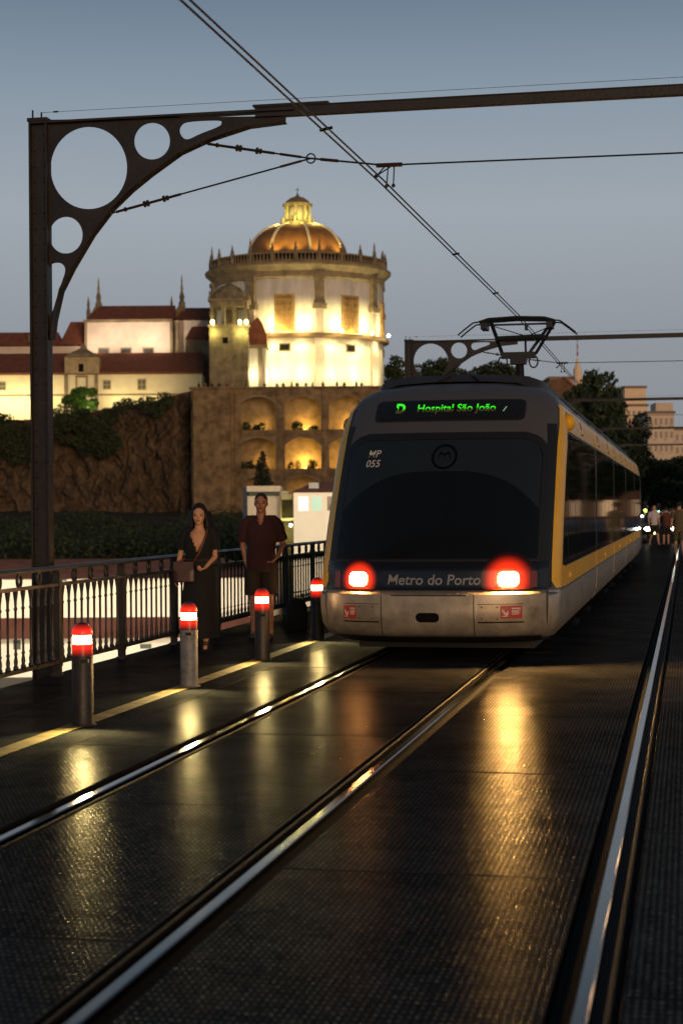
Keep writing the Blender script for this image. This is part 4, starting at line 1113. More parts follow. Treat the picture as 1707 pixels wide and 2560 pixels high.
for k in range(8):
    a = VA[0]+22.5+45*k; x, y = pol(a, rl_*0.93)
    MB().tube([(x, y, zl0+0.5), (x, y, zl1-0.05)], 0.2, 8).build('column', mat('lantern_stone', (0.45, 0.40, 0.22), 0.8), lan)
    xb, yb = pol(a, rl_*1.22); MB().lathe([(0.2, zl0+0.3), (0.2, zl0+1.0), (0.05, zl0+1.5)], 6, (xb, yb, 0)).build('lantern_scroll', M_stone, lan)
MB().lathe([(rl_*1.1, zl1-0.1), (rl_*1.15, zl1+0.25), (rl_*0.95, zl1+0.4), (rl_*0.8, zl1+0.85), (rl_*0.5, zl1+1.3), (rl_*0.2, zl1+1.5), (0.2, zl1+1.75), (0.25, zl1+1.9), (0.02, zl1+2.1)], 32).build('lantern_cap', M_stone, ch, auto=30)
cr_ = MB().bar((0, 0, zl1+2.0), (0, 0, zl1+3.0), 0.12).bar((-0.28, 0, zl1+2.65), (0.28, 0, zl1+2.65), 0.12); cr_.build('cross', M_stone, ch)
WRM = (1.0, 0.83, 0.36)
for a in (-90-52, -90+82):     # dim grazing edges
    x, y = pol(a, RAD+1.3); light('POINT', 'wall_wash', (x, y, z_mid+0.9), 160, WRM, ch, None, 0.2)
for a_px, pwr in ((-26, 1300), (-14, 1150), (4, 1300), (27, 1200), (49, 1300), (68, 800)):
    a = -90+a_px; x, y = pol(a, RAD+1.8)
    fx_ = MB().ball((x, y, z_mid+0.62), 0.24, 8, 6); fx_.build('cornice_lamp', glow('cornice_lamp_glow', (1.0, 0.88, 0.5), 14.0), ch)
    light('POINT', 'cornice_light', (x, y, z_mid+1.2), pwr, WRM, ch, None, 0.2)
for a_px in (-7.5, 37.5):
    a = -90+a_px; x, y = pol(a, RAD+0.55); light('POINT', 'window_light', (x, y, z_mid+0.75), 210, (1.0, 0.55, 0.08), ch, None, 0.15)
for a_px, pwr in ((-28, 1500), (-14, 2600), (3, 2600), (22, 2600), (41, 2600), (60, 2200)):
    a = -90+a_px; x, y = pol(a, RAD+2.6)
    light('POINT', 'assumed_ground_flood', (x, y, 3.2), pwr*0.36, (1.0, 0.87, 0.42), ch, None, 0.3)  # assumed floods with no visible fixture, for the broadly lit lower wall
    x, y = pol(a, RAD+1.5); light('POINT', 'cornice_light', (x, y, z_mid-1.3), pwr*0.13, WRM, ch, None, 0.2)
for a_px in (-25, -2, 25, 55):
    a = -90+a_px; x, y = pol(a, rd0+2.0); light('SPOT', 'dome_light', (x, y, zd0+0.5), 520, (1.0, 0.70, 0.16), ch, (0, 0, 0), 0.2, 100)
    bpy.data.objects[-1] if False else None
for o in [o for o in ch.children if o.name.startswith('dome_light')]:
    d = Vector((0, 0, zd1+1)) - Vector(o.location); o.rotation_euler = d.to_track_quat('-Z', 'Y').to_euler()
for a_px in (-60, -5, 50):
    x, y = pol(-90+a_px, rl_*1.6); light('POINT', 'lantern_light', (x, y, zl0+0.9), 330, (1.0, 0.85, 0.20), ch, None, 0.15)

# bell tower in front of the round church
tf = Frame(572, 968, 262, z=TERZ)
bt = tf.empty('bell_tower'); tag(bt, 'stone bell tower with lamps under its belfry, left of the round church', 'tower')
def tz(py): return tf.p(572, py, 262).z
def tx(px): return tf.p(px, 900, 262).x
M_tow = mat('tower_stone', (0.19, 0.155, 0.09), 0.95, var=0.55, vscale=0.8, bump=0.4, bscale=3)
hwid = (tx(621)-tx(524))/2; xc_ = (tx(621)+tx(524))/2
zb1 = tz(817)
MB().box(xc_-hwid, xc_+hwid, 0, 2*hwid, 0, zb1).build('shaft', M_tow, bt)
MB().box(xc_-hwid-0.25, xc_+hwid+0.25, -0.25, 2*hwid+0.25, zb1, zb1+0.35).build('belfry_ledge', M_stone, bt)
zb2 = tz(752)
pier = 0.55
for sx in (0, 1, 2, 3):
    x0 = xc_-hwid+0.15 + sx*(2*hwid-0.3-pier)/3
    MB().box(x0, x0+pier, 0.12, 0.6, zb1+0.35, zb2-0.7).build('belfry_pier', M_tow, bt)
    MB().box(x0, x0+pier, 2*hwid-0.6, 2*hwid-0.12, zb1+0.35, zb2-0.7).build('belfry_pier', M_tow, bt)
MB().box(xc_-hwid+0.1, xc_+hwid-0.1, 0.08, 2*hwid-0.08, zb2-0.75, zb2).build('belfry_arch_band', M_tow, bt)
MB().box(xc_-hwid-0.2, xc_+hwid+0.2, -0.2, 2*hwid+0.2, zb2, zb2+0.35).build('cornice', M_stone, bt)
zt1 = tz(696)
MB().lathe([(hwid*0.98, zb2+0.35), (hwid*0.95, zb2+0.9), (hwid*0.78, zb2+1.7), (hwid*0.5, zb2+2.4), (hwid*0.22, zb2+2.8), (hwid*0.13, zt1-0.6), (hwid*0.17, zt1-0.4), (0.02, zt1)], 16, (xc_, hwid, 0)).build('cupola', M_tow, bt, auto=30)
for sx in (-1, 1):
    for sy in (0.15, 2*hwid-0.15): MB().lathe([(0.22, zb2+0.35), (0.22, zb2+0.7), (0.1, zb2+0.95), (0.18, zb2+1.15), (0.02, zb2+1.7)], 8, (xc_+sx*(hwid-0.1), sy, 0)).build('pinnacle', M_stone, bt)
MB().box(tx(563)-0.35, tx(563)+0.45, -0.03, 0.2, tz(858), tz(843)).build('slit_window', M_dark, bt)
for px, pwr in ((533, 140), (601, 140), (617, 60)):
    MB().ball((tx(px), -0.55, zb1+0.65), (0.30, 0.25, 0.36), 10, 8).build('belfry_lamp', glow('belfry_lamp_glow', (1.0, 0.9, 0.35), 12.0), bt)
    light('POINT', 'belfry_light', (tx(px), -0.75, zb1-0.9), pwr*1.6, (1.0, 0.88, 0.28), bt, None, 0.15)
MB().box(tx(557), tx(563), 0.75, 1.0, zb1+0.4, zb2-1.0).build('lit_opening', glow('belfry_opening_glow', (1.0, 0.9, 0.45), 1.6), bt)
light('POINT', 'belfry_inner_light', (xc_, hwid, zb1+1.2), 60, (1.0, 0.6, 0.12), bt, None, 0.2)

# small annex between tower and church
af = Frame(645, 968, 265, z=TERZ)
an = af.empty('church_annex'); tag(an, 'narrow white annex with dark tiled gable between bell tower and church', 'annex')
def ax(px): return af.p(px, 900, 265).x
def az(py): return af.p(645, py, 265).z
MB().box(ax(620), ax(666), 0.4, 5, 0, az(870)).build('wall', M_lime, an)
MB().box(ax(645), ax(656), 0.1, 0.39, 0, az(866)).build('pier', M_stone, an)
MB().box(ax(619), ax(670), 0.0, 5.2, az(870), az(862)).build('cornice', M_stone, an)
MB().prism([(ax(620), az(862)), (ax(668), az(862)), (ax(668), az(840)), (ax(655), az(806)), (ax(645), az(792)), (ax(622), az(812))], 0.3, 5).build('roof', M_tile, an)
light('POINT', 'annex_light', (ax(632), -1.3, 3.2), 420, (1.0, 0.9, 0.5), an, None, 0.2)

# people along the terrace parapet: made later, see the figures
# ------------------------------------------------------------------ convent on the left
vf = Frame(260, 968, 292, z=TERZ-1.0)
def vx(px, D=292): return vf.p(px, 900, D).x
def vz(py, D=292): return vf.p(260, py, D).z
M_pink = mat('pale_wall', (0.62, 0.52, 0.43), 0.9, var=0.12, vscale=0.6)
M_yw = mat('cream_wall', (0.70, 0.62, 0.42), 0.9, var=0.1, vscale=0.6)
nv = vf.empty('convent_nave'); tag(nv, 'high white convent nave with red roof and stone pinnacles on its gables', 'convent')
MB().box(vx(213), vx(428), 0, 9, -2, vz(806)).build('wall', M_pink, nv)
MB().box(vx(210), vx(432), -0.3, 9.3, vz(806), vz(799)).build('cornice', M_stone, nv)
def gable_roof(nm, x0, x1, y0, y1, ze, zr, m, par, hipl=0.0, hipr=0.0):
    ym = (y0+y1)/2
    return MB().add([(x0, y0, ze), (x1, y0, ze), (x1, y1, ze), (x0, y1, ze), (x0+hipl, ym, zr), (x1-hipr, ym, zr)], [(0, 1, 5, 4), (2, 3, 4, 5), (1, 2, 5), (3, 0, 4), (0, 3, 2, 1)]).build(nm, m, par)
gable_roof('roof', vx(218), vx(436), -0.4, 9.4, vz(798), vz(757), M_tile, nv, 1.6, 0.2)
for px, tp in ((239, 684), (450, 678)):
    x = vx(px)
    k = MB().prism([(vx(px-30), vz(798)), (vx(px+10), vz(798)), (vx(px+8), vz(752)), (vx(px-2), vz(748)), (vx(px-28), vz(790))], 4.2, 4.9); k.build('gable', M_stone, nv)
    MB().lathe([(0.55, vz(760)), (0.6, vz(752)), (0.35, vz(745)), (0.45, vz(735)), (0.18, vz(720)), (0.24, vz(714)), (0.10, vz(700)), (0.16, vz(696)), (0.02, vz(tp))], 8, (x, 4.5, 0)).build('pinnacle', M_stone, nv)
    x2 = vx(px-26)
    MB().lathe([(0.35, vz(800)), (0.35, vz(770)), (0.2, vz(760)), (0.25, vz(752)), (0.02, vz(732))], 8, (x2, 4.5, 0)).build('pinnacle', M_stone, nv)
for a, b in ((213, 219), (426, 433), (440, 447)): MB().box(vx(a), vx(b), -0.2, 0.6, -2, vz(806)).build('corner_pilaster', M_stone, nv)
for a, b in ((246, 274), (302, 330), (357, 386)):
    w_ = MB().box(vx(a), vx(b), -0.08, 0.1, vz(886), vz(869)).build('window', M_stone, nv)
    MB().box(vx(a+3), vx(b-3), -0.12, -0.085, vz(886), vz(873)).build('pane', M_blkm, w_)
MB().box(vx(434), vx(524), 1.5, 9, -2, vz(800)).build('choir_wall', M_pink, nv)
gable_roof('choir_roof', vx(440), vx(530), 1.2, 9.4, vz(798), vz(762), M_tile, nv, 1.0, 0)
MB().box(vx(466), vx(526), -1.6, 1.4, -2, vz(852)).build('side_chapel', M_stone, nv)
gable_roof('chapel_roof', vx(466), vx(527), -1.9, 1.6, vz(851), vz(818), M_tile, nv, 1.0, 0)
for px in (250, 340, 410):
    light('SPOT', 'assumed_nave_flood', (vx(px), -5.5, vz(880)), 1900, (1.0, 0.80, 0.58), nv, (vx(px), 0, vz(830)), 0.4, 100, 0.8)  # spots added to brighten the nave wall; their source is assumed
lb = vf.empty('convent_wing'); tag(lb, 'lower convent wing with red roofs at the far left behind the iron post', 'convent')
MB().box(vx(-60), vx(212), 2, 8, -2, vz(862)).build('wall', M_pink, lb)
gable_roof('roof', vx(-60), vx(150), 1.5, 8.5, vz(861), vz(822), M_tile, lb, 0, 1.0)
gable_roof('tall_roof', vx(146), vx(216), 1.0, 9.0, vz(860), vz(796), M_tile, lb, 1.4, 0.0)
MB().box(vx(66), vx(76), 2.4, 3.2, vz(850), vz(832)).build('chimney', M_stone, lb)
# long front range
fr = vf.empty('convent_front_range'); tag(fr, 'long low convent range with yellow-lit wall, small windows and red roof', 'convent')
fd = 283.0
def fx(px): return vf.p(px, 950, fd).x
def fz(py): return vf.p(260, py, fd).z
yf = vf.p(260, 950, fd).y
zbot = fz(1075)
MB().box(fx(-60), fx(505), yf, yf+6, zbot, fz(936)).build('wall', M_yw, fr)
MB().add([(fx(-60), yf-0.5, fz(936)), (fx(508), yf-0.5, fz(936)), (fx(508), yf+7.5, fz(890)+0.6), (fx(-60), yf+7.5, fz(890)+0.6), (fx(-60), yf-0.5, fz(936)+0.3), (fx(508), yf-0.5, fz(936)+0.3), (fx(495), yf+7.0, fz(888)+1.0), (fx(-60), yf+7.0, fz(888)+1.0)],
         [(0, 1, 2, 3), (4, 5, 6, 7), (0, 1, 5, 4), (1, 2, 6, 5), (3, 0, 4, 7), (2, 3, 7, 6)]).build('roof', M_tile, fr)
MB().box(fx(-60), fx(490), yf-0.12, yf, fz(989), fz(985)).build('string_course', M_stone, fr)
M_win = mat('window_grey', (0.10, 0.085, 0.06), 0.5)
for px, w, y0, y1 in ((7, 9, 952, 975), (268, 10, 950, 974), (355, 11, 948, 976), (444, 11, 946, 972)):
    w_ = MB().box(fx(px-w), fx(px+w), yf-0.06, yf+0.1, fz(y1), fz(y0)).build('window', mat('window_frame_stone', (0.34, 0.28, 0.17), 0.9), fr)
    for dx in (-0.5, 0.5):
        for dz in (0, 1):
            zz0 = fz(y1)+0.15 + dz*(fz(y0)-fz(y1)-0.2)/2
            xx = fx(px+dx*w*0.9); MB().box(xx-0.24, xx+0.24, yf-0.09, yf-0.062, zz0, zz0+(fz(y0)-fz(y1))/2-0.25).build('pane', M_win, w_)
for px, py in ((58, 964), (146, 963), (319, 961), (407, 960), (12, 1021)):
    MB().lathe([(0.36, -0.05), (0.36, 0.05)], 12).build('round_window', M_blkm, fr)
    o = fr.children[-1]; o.location = (fx(px), yf-0.03, fz(py)); o.rotation_euler.x = R(90); o.scale = (0.9, 1.2, 1)
for px in (166, 242): MB().box(fx(px-4), fx(px+4), yf-0.3, yf, zbot, fz(936)).build('pier', M_stone, fr)
MB().box(fx(190), fx(193), yf-0.15, yf, fz(985), fz(943)).build('door_jamb', M_stone, fr)
MB().box(fx(216), fx(220), yf-0.15, yf, fz(985), fz(943)).build('door_jamb', M_stone, fr)
MB().box(fx(189), fx(221), yf-0.18, yf, fz(943), fz(939)).build('door_lintel', M_stone, fr)
MB().box(fx(164), fx(250), yf-0.6, yf+3, fz(934), fz(893)).build('stone_attic', mat('attic_stone', (0.30, 0.23, 0.14), 0.9, var=0.3, vscale=1.0), fr)
MB().box(fx(199), fx(211), yf-0.63, yf-0.5, fz(930), fz(910)).build('attic_window', M_dark, fr)
MB().lathe([(3.6, fz(892)), (3.2, fz(886)), (1.6, fz(876)), (0.6, fz(868)), (0.5, fz(862)), (0.02, fz(855))], 4, (fx(207), yf+1.2, 0), R(45), R(45)+2*math.pi).build('attic_cap', M_stone, fr)
YW = (1.0, 0.84, 0.40)
for px, pwr in ((-10, 2100), (60, 1900), (140, 900), (300, 1100), (380, 600)):
    light('POINT', 'assumed_wall_flood', (fx(px), yf-3.2, fz(1008)), pwr*0.55, YW, fr, None, 0.3)  # assumed floods, unseen, that give this wall its yellow light
# convent base walls with planting strip
MB().box(fx(-60), fx(170), yf-1.0, yf-0.2, fz(1090), fz(1046)).build('garden_wall', M_yw, fr)
bsh = tf.p(205, 1000, 270)
gb = empty('lit_shrub', tf.L + Vector((0, 0, 0)), YAW)
cb = [((bsh.x+random.uniform(-2.4, 2.0), bsh.y+random.uniform(-0.8, 0.8), bsh.z+random.uniform(-2.2, 1.6)), (0.9, 0.8, 0.8)) for _ in range(16)]
for (q, _) in list(cb[:6]):
    pass
bme = leaf_mesh('foliage', cb, 5200, 0.24); link('foliage', bme, M_leafg, gb, fix=False)
MB().tube([(bsh.x, bsh.y, bsh.z-3.5), (bsh.x+0.1, bsh.y, bsh.z-1.0)], [0.2, 0.1], 6).build('stem', M_bark, gb)
tag(gb, 'bright green shrub lit from below in front of the convent doorway', 'shrub')
light('POINT', 'shrub_light', (bsh.x+1.5, bsh.y-2.5, bsh.z-1.0), 140, (0.95, 1.0, 0.35), gb, None, 0.2)

# ------------------------------------------------------------------ houses below the bridge on the left
def assumed_street_lamp(px, py, D, pwr, aim, lab, col=(1.0, 0.82, 0.55), cone=150, zfoot=-8):  # assumed lamps, none of them seen, added to light the house walls
    Pt = at(px, py, D); t = empty('assumed_street_lamp', (Pt.x, Pt.y, zfoot)); h = Pt.z - zfoot
    MB().lathe([(0.10, 0), (0.07, h*0.6), (0.05, h-0.1)], 10).build('pole', M_iron, t)
    MB().box(-0.18, 0.18, -0.18, 0.18, h, h+0.1).build('lamp_head', M_iron, t)
    MB().box(-0.15, 0.15, -0.15, 0.15, h-0.08, h-0.001).build('lamp_glass', glow('assumed_street_lamp_glow', (1.0, 0.85, 0.6), 8.0), t)
    s = light('SPOT', 'lamp_light', (0, 0, h-0.25), pwr, col, t, Vector(aim)-Vector((Pt.x, Pt.y, zfoot)), 0.25, cone, 0.4)
    tag(t, lab, 'street lamp', 'assumed street lamps below the bridge')
    return t
M_whw = mat('white_house_wall', (0.78, 0.73, 0.60), 0.85, var=0.06, vscale=0.7)
hfz = Frame(790, 1350, 118, z=-8)
hs = hfz.empty('white_house'); tag(hs, 'white house with three small windows and red roof beside the tram', 'house')
def hx(px): return hfz.p(px, 1300, 118).x
def hz(py): return hfz.p(790, py, 118).z
MB().box(hx(734), hx(980), 0, 7, 0, hz(1231)).build('wall', M_whw, hs)
gable_roof('roof', hx(728), hx(985), -0.5, 7.5, hz(1230), hz(1203), M_tile, hs, 1.6, 0)
MB().box(hx(772), hx(797), 0.9, 1.5, hz(1222), hz(1206)).build('roof_light', mat('skylight_grey', (0.25, 0.24, 0.24), 0.4), hs)
for a, b, m in ((746, 771, glow('window_white_light', (1.0, 0.97, 0.85), 1.1)), (780, 803, glow('window_green_light', (0.70, 1.0, 0.66), 0.72)), (818, 840, mat('dark_window', (0.15, 0.10, 0.06), 0.4))):
    w_ = MB().box(hx(a), hx(b), -0.02, 0.1, hz(1277), hz(1241)).build('window', m, hs)
    MB().box(hx(a)-0.05, hx(b)+0.05, -0.06, 0.0, hz(1278)-0.04, hz(1278)).build('sill', M_whw, w_)
MB().box(hx(822), hx(838), -0.03, 0, hz(1276), hz(1262)).build('shutter', mat('shutter_grey', (0.09, 0.08, 0.05), 0.6), hs)
nfz = Frame(650, 1350, 122, z=-8)
ns = nfz.empty('narrow_house'); tag(ns, 'narrow cream house with flat cornice and grey side behind the man', 'house')
def nx_(px): return nfz.p(px, 1300, 122).x
def nz_(py): return nfz.p(650, py, 122).z
MB().box(nx_(619), nx_(700), 0, 6, 0, nz_(1240)).build('front_wall', mat('cream_front', (0.52, 0.44, 0.33), 0.9, var=0.08), ns)
MB().add([(nx_(618.5), -0.02, 0), (nx_(618.5), -0.02, nz_(1216)), (nx_(600), 4, nz_(1216)), (nx_(600), 4, 0), (nx_(618.5), 4, 0), (nx_(618.5), 4, nz_(1216))], [(0, 1, 2, 3), (1, 5, 2), (0, 3, 4), (3, 2, 5, 4)]).build('side_wall', mat('grey_side', (0.20, 0.20, 0.205), 0.8), ns)
MB().box(nx_(618), nx_(702), -0.25, 6, nz_(1229), nz_(1215)).build('parapet', mat('cream_front', (0.5, 0.4, 0.3)), ns)
MB().box(nx_(622), nx_(697), -0.1, 0.2, nz_(1240), nz_(1229)).build('cornice_shadow_gap', mat('cornice_dark', (0.05, 0.06, 0.045), 0.8), ns)
lnk = Frame(717, 1350, 126, z=-8)
ls_ = lnk.empty('link_building'); tag(ls_, 'low dark link building with pale bands between the cream and white houses', 'building')
def lx(px): return lnk.p(px, 1300, 126).x
def lz(py): return lnk.p(717, py, 126).z
MB().box(lx(698), lx(738), 0, 5, 0, lz(1246)).build('wall', mat('link_wall', (0.045, 0.035, 0.02), 0.8, var=0.4), ls_)
MB().box(lx(700), lx(738), -0.1, 0, lz(1302), lz(1295)).build('pale_band', M_whw, ls_)
MB().box(lx(700), lx(722), -0.1, 2, lz(1246), lz(1228)).build('parapet', M_whw, ls_)
MB().box(lx(700), lx(730), -0.15, -0.1, lz(1249), lz(1236)).build('fascia', M_whw, ls_)
MB().ball((lx(727), -0.4, lz(1313)), 0.13, 10, 8).build('wall_lamp', glow('wall_lamp_glow', (0.85, 1.0, 0.7), 6.0), ls_)
light('POINT', 'wall_lamp_light', (lx(722), -1.2, lz(1330)), 130, (1.0, 0.9, 0.3), ls_, None, 0.15)
assumed_street_lamp(905, 1170, 104, 7600, at(800, 1330, 118), 'assumed street lamp, added out of sight behind the tram to light the white house', (1.0, 0.86, 0.62), 110)  # assumed source, out of sight, added to light the white house wall
# long white building seen through the railing
wfz = Frame(300, 1550, 100, z=-8.05)
ws = wfz.empty('long_white_building'); tag(ws, 'long floodlit white building with red bands seen through the railing', 'building')
def bx_(px): return wfz.p(px, 1500, 100).x
def bz_(py): return wfz.p(300, py, 100).z
M_redb = mat('red_band', (0.10, 0.032, 0.02), 0.85, var=0.3, vscale=1)
MB().box(bx_(-200), bx_(648), 0, 9, 0, bz_(1446)).build('wall', M_whw, ws)
gable_roof('roof', bx_(-200), bx_(655), -0.6, 9.6, bz_(1445), bz_(1402), M_tile, ws, 0, 2.5)
MB().add([(bx_(-200), -1.1, bz_(1592)), (bx_(648), -1.1, bz_(1592)), (bx_(648), 0, bz_(1543)), (bx_(-200), 0, bz_(1543)), (bx_(648), 0, bz_(1592)), (bx_(-200), 0, bz_(1592))], [(0, 1, 2, 3), (0, 5, 4, 1), (1, 4, 2), (0, 3, 5)]).build('canopy_roof', M_redb, ws)
for a, b, y0, y1 in ((34, 52, 1598, 1622), (98, 140, 1448, 1462), (152, 168, 1440, 1452), (350, 378, 1610, 1622)):
    MB().box(bx_(a), bx_(b), -0.05, 0.1, bz_(y1), bz_(y0)).build('vent', mat('vent_green', (0.06, 0.08, 0.06), 0.6), ws)
assumed_street_lamp(-140, 1385, 84, 13000, at(200, 1560, 100), 'assumed street lamp added to light the long white building, beyond the left edge', (1.0, 0.86, 0.66), 140)  # added out of frame as an assumed source for the long wall
assumed_street_lamp(395, 1660, 86, 8000, at(430, 1560, 100), 'assumed low street lamp added in front of the long white building, hidden behind the walking woman', (1.0, 0.86, 0.66), 150)  # another assumed lamp, added to brighten the same long wall

# ------------------------------------------------------------------ trees
def make_tree(name, h, rw_, seed, nleaf=5000, ls=0.30, trunk_h=0.35, m=None):
    random.seed(seed); t = empty(name)
    k = MB(); th = h*trunk_h
    k.tube([(0, 0, -0.6), (0.1, 0, th*0.6), (0, 0.1, th), (0.2, 0, h*0.75)], [h*0.028, h*0.022, h*0.018, h*0.006], 8)
    bl = []
    for i in range(9):
        a = i*2.4+seed; l = rw_*random.uniform(0.55, 0.95); z0 = th*random.uniform(0.7, 1.2)
        e = Vector((math.cos(a)*l, math.sin(a)*l, min(h*0.92, z0 + l*random.uniform(0.5, 1.2))))
        k.tube([(0, 0, z0), tuple(e*0.5 + Vector((0, 0, z0*0.5))), tuple(e)], [h*0.011, h*0.008, h*0.003], 5)
        for j in range(4):
            q = e*random.uniform(0.6, 1.08) + Vector((random.uniform(-1, 1), random.uniform(-1, 1), random.uniform(-0.3, 1)))*rw_*0.22
            q.z = max(q.z, th*0.85); r_ = rw_*random.uniform(0.18, 0.34); bl.append((tuple(q), (r_*1.15, r_*1.15, r_*0.85)))
    for j in range(7):
        q = Vector((random.uniform(-.35, .35)*rw_, random.uniform(-.35, .35)*rw_, h*random.uniform(0.72, 0.95))); r_ = rw_*random.uniform(0.2, 0.36); bl.append((tuple(q), (r_, r_, r_*0.8)))
    k.build('trunk', M_bark, t, smooth=True)
    link('crown', leaf_mesh('crown', bl, nleaf, ls), m or M_leaf, t, fix=False)
    return t
def place(t, px, py_top, D, h, sx=1.0, label='', first=False, zb=None, group='trees beyond the bridge', H=10.0):
    o = t if first else copy_tree(t)
    top = at(px, py_top, D); zb = top.z-h if zb is None else zb
    o.location = (top.x, top.y, zb); s = (top.z-zb)/H; o.scale = (s*sx, s*sx, s); o.rotation_euler.z = random.uniform(0, 6)
    tag(o, label, 'tree', group); return o
tA = make_tree('broadleaf_tree', 10, 3.6, 3, 7000, 0.27)
tB = make_tree('broadleaf_tree', 10, 4.6, 8, 8000, 0.27)
tC = make_tree('broadleaf_tree', 10, 3.0, 13, 6000, 0.25)
random.seed(21)
place(tA, 1472, 934, 150, 12, 0.8, 'tall dark tree rising over the tram roof beside the brick gable', True, zb=-1)
place(tB, 1522, 972, 168, 12, 0.55, 'broad dark tree between the tram roof and the tall flats', True, zb=-1)
place(tC, 1443, 955, 190, 12, 0.8, 'small dark tree at the left end of the roof-line clump', True, zb=-1)
place(tB, 1560, 1100, 160, 12, 0.6, 'dark tree at the foot of the tall pale flats', zb=-1)
place(tC, 985, 888, 300, 6, 1.1, 'round tree just right of the round church', zb=14.0)
place(tB, 1085, 898, 320, 8, 1.0, 'wide bushy tree seen through the second gantry\'s big hole', zb=15.5)
place(tA, 1130, 908, 325, 8, 1.2, 'low bushy tree left of the second gantry\'s curved bracket', zb=15.5)
place(tC, 1222, 900, 320, 8, 1.5, 'bushy tree just left of the pantograph mast', zb=15.5)
place(tA, 1262, 912, 330, 8, 1.3, 'low bushy tree directly behind the pantograph mast', zb=15.5)
place(tA, 1625, 1150, 205, 13, 1.3, 'street tree at the end of the tram', zb=-1)
place(tB, 1668, 1142, 230, 13, 1.2, 'street tree under the far flats, middle of the row', zb=-1)
place(tC, 1700, 1138, 200, 13, 1.6, 'street tree at the right edge of the picture', zb=-1)
for i, (X, Y, h_) in enumerate(((6, 150, 12), (11, 165, 13), (5, 190, 12), (14, 140, 12), (9, 128, 11), (20, 150, 13))):
    o = copy_tree([tA, tB, tC][i % 3]); o.location = (X, Y, -0.6); s = h_/10; o.scale = (s*1.15, s*1.15, s); o.rotation_euler.z = i*1.3
    tag(o, ORD[i] + ' tree of the row mirrored dark in the tram\'s side windows', 'tree', 'street trees mirrored in the tram windows')
# conifer behind the narrow house
cn = empty('conifer_tree'); P_ = at(656, 1128, 150); gz = hill_z(150, Vector(P_).dot(RGT)); cn.location = (P_.x, P_.y, gz)
H_ = P_.z-gz
MB().tube([(0, 0, -0.5), (0, 0, H_*0.95)], [0.28, 0.05], 8).build('trunk', M_bark, cn)
bl_ = []
for k in range(46):
    f = (k+0.5)/46; r_ = 2.1*(1-f)**0.8+0.15; z = H_*(0.1+0.9*f)
    for j in range(6): a = j*1.05+k*0.7; bl_.append(((math.cos(a)*r_*0.62, math.sin(a)*r_*0.62, z-0.15*r_), (r_*0.42, r_*0.42, 0.16)))
link('crown', leaf_mesh('crown', bl_, 9000, 0.15), mat('conifer_green', (0.010, 0.016, 0.007), 0.9), cn, fix=False)
tag(cn, 'dark pointed conifer in front of the lit arches, behind the cream house', 'tree')

# ------------------------------------------------------------------ buildings at the far right
def block(name, lab, px0, px1, pyt, pyb, D, m, nwx, nwy, depth=14, extras=None):
    f = Frame((px0+px1)/2, pyb, D, z=-0.5); t = f.empty(name)
    x0, x1, zt_ = f.p(px0, 1100, D).x, f.p(px1, 1100, D).x, f.p((px0+px1)/2, pyt, D).z
    MB().box(x0, x1, 0, depth, -1, zt_).build('wall', m, t)
    MB().box(x0-0.3, x1+0.3, -0.3, depth+0.3, zt_, zt_+0.6).build('roof', mat('flat_roof', (0.22, 0.17, 0.12), 0.9), t)
    fw, fh = (x1-x0)/nwx, 3.1
    for i in range(nwx):
        z = zt_-2.6; j = 0
        while z > 2 and j < nwy:
            cx_ = x0 + fw*(i+0.5); MB().box(cx_-fw*0.26, cx_+fw*0.26, -0.04, 0.1, z, z+1.5).build('window', mat('far_window', (0.16, 0.12, 0.09), 0.4), t)
            MB().box(cx_-fw*0.34, cx_+fw*0.34, -0.5, 0, z-0.35, z-0.15).build('balcony', m, t) if (i+j) % 2 == 0 else None
            z -= fh; j += 1
    if extras: extras(t, f, zt_, x0, x1)
    tag(t, lab, 'building', 'flats beyond the bridge'); return t
M_peach = mat('peach_render', (0.84, 0.64, 0.44), 0.9, var=0.12, vscale=0.2)
M_peach2 = mat('pale_render', (0.68, 0.56, 0.44), 0.9, var=0.12, vscale=0.2)
def tower_extra(t, f, zt_, x0, x1):
    MB().box(x0+(x1-x0)*0.32, x0+(x1-x0)*0.98, 1, 10, zt_+0.6, zt_+4.6).build('penthouse', M_peach, t)
    MB().box(x0+(x1-x0)*0.30, x1, 0.7, 10.3, zt_+4.6, zt_+5.2).build('penthouse_roof', mat('flat_roof', (0.2, 0.15, 0.1)), t)
block('apartment_tower', 'tall pale peach tower block behind the trees at right', 1537, 1618, 1016, 1260, 430, M_peach, 6, 18, 14, tower_extra)
def stair(t, f, zt_, x0, x1): MB().box(x0+2, x0+6, 1, 8, zt_+0.6, zt_+2.6).build('lift_housing', M_peach2, t)
block('apartment_block', 'lower pale block with dark bay right of the tall tower', 1619, 1684, 1034, 1260, 400, M_peach2, 5, 14, 14, stair)
block('apartment_block', 'pale block at the right edge behind the street trees', 1684, 1760, 1075, 1260, 420, M_peach2, 5, 12)
block('apartment_block', 'low pinkish building top peeping between tram roof and trees', 1375, 1432, 948, 1260, 380, mat('pink_render', (0.40, 0.24, 0.16), 0.9, var=0.3, vscale=0.4), 4, 3)
gz_ = Frame(1420, 1010, 210, z=-0.5); gh = gz_.empty('brick_house'); tag(gh, 'brown gabled house just above the tram roof at right', 'house')
gx = lambda px: gz_.p(px, 1000, 210).x
gzz = lambda py: gz_.p(1420, py, 210).z
MB().prism([(gx(1375), -1), (gx(1465), -1), (gx(1465), gzz(1000)), (gx(1440), gzz(975)), (gx(1410), gzz(945)), (gx(1375), gzz(950))], 0, 9).build('wall', mat('brown_brick', (0.14, 0.075, 0.04), 0.9, var=0.4, vscale=0.6), gh)
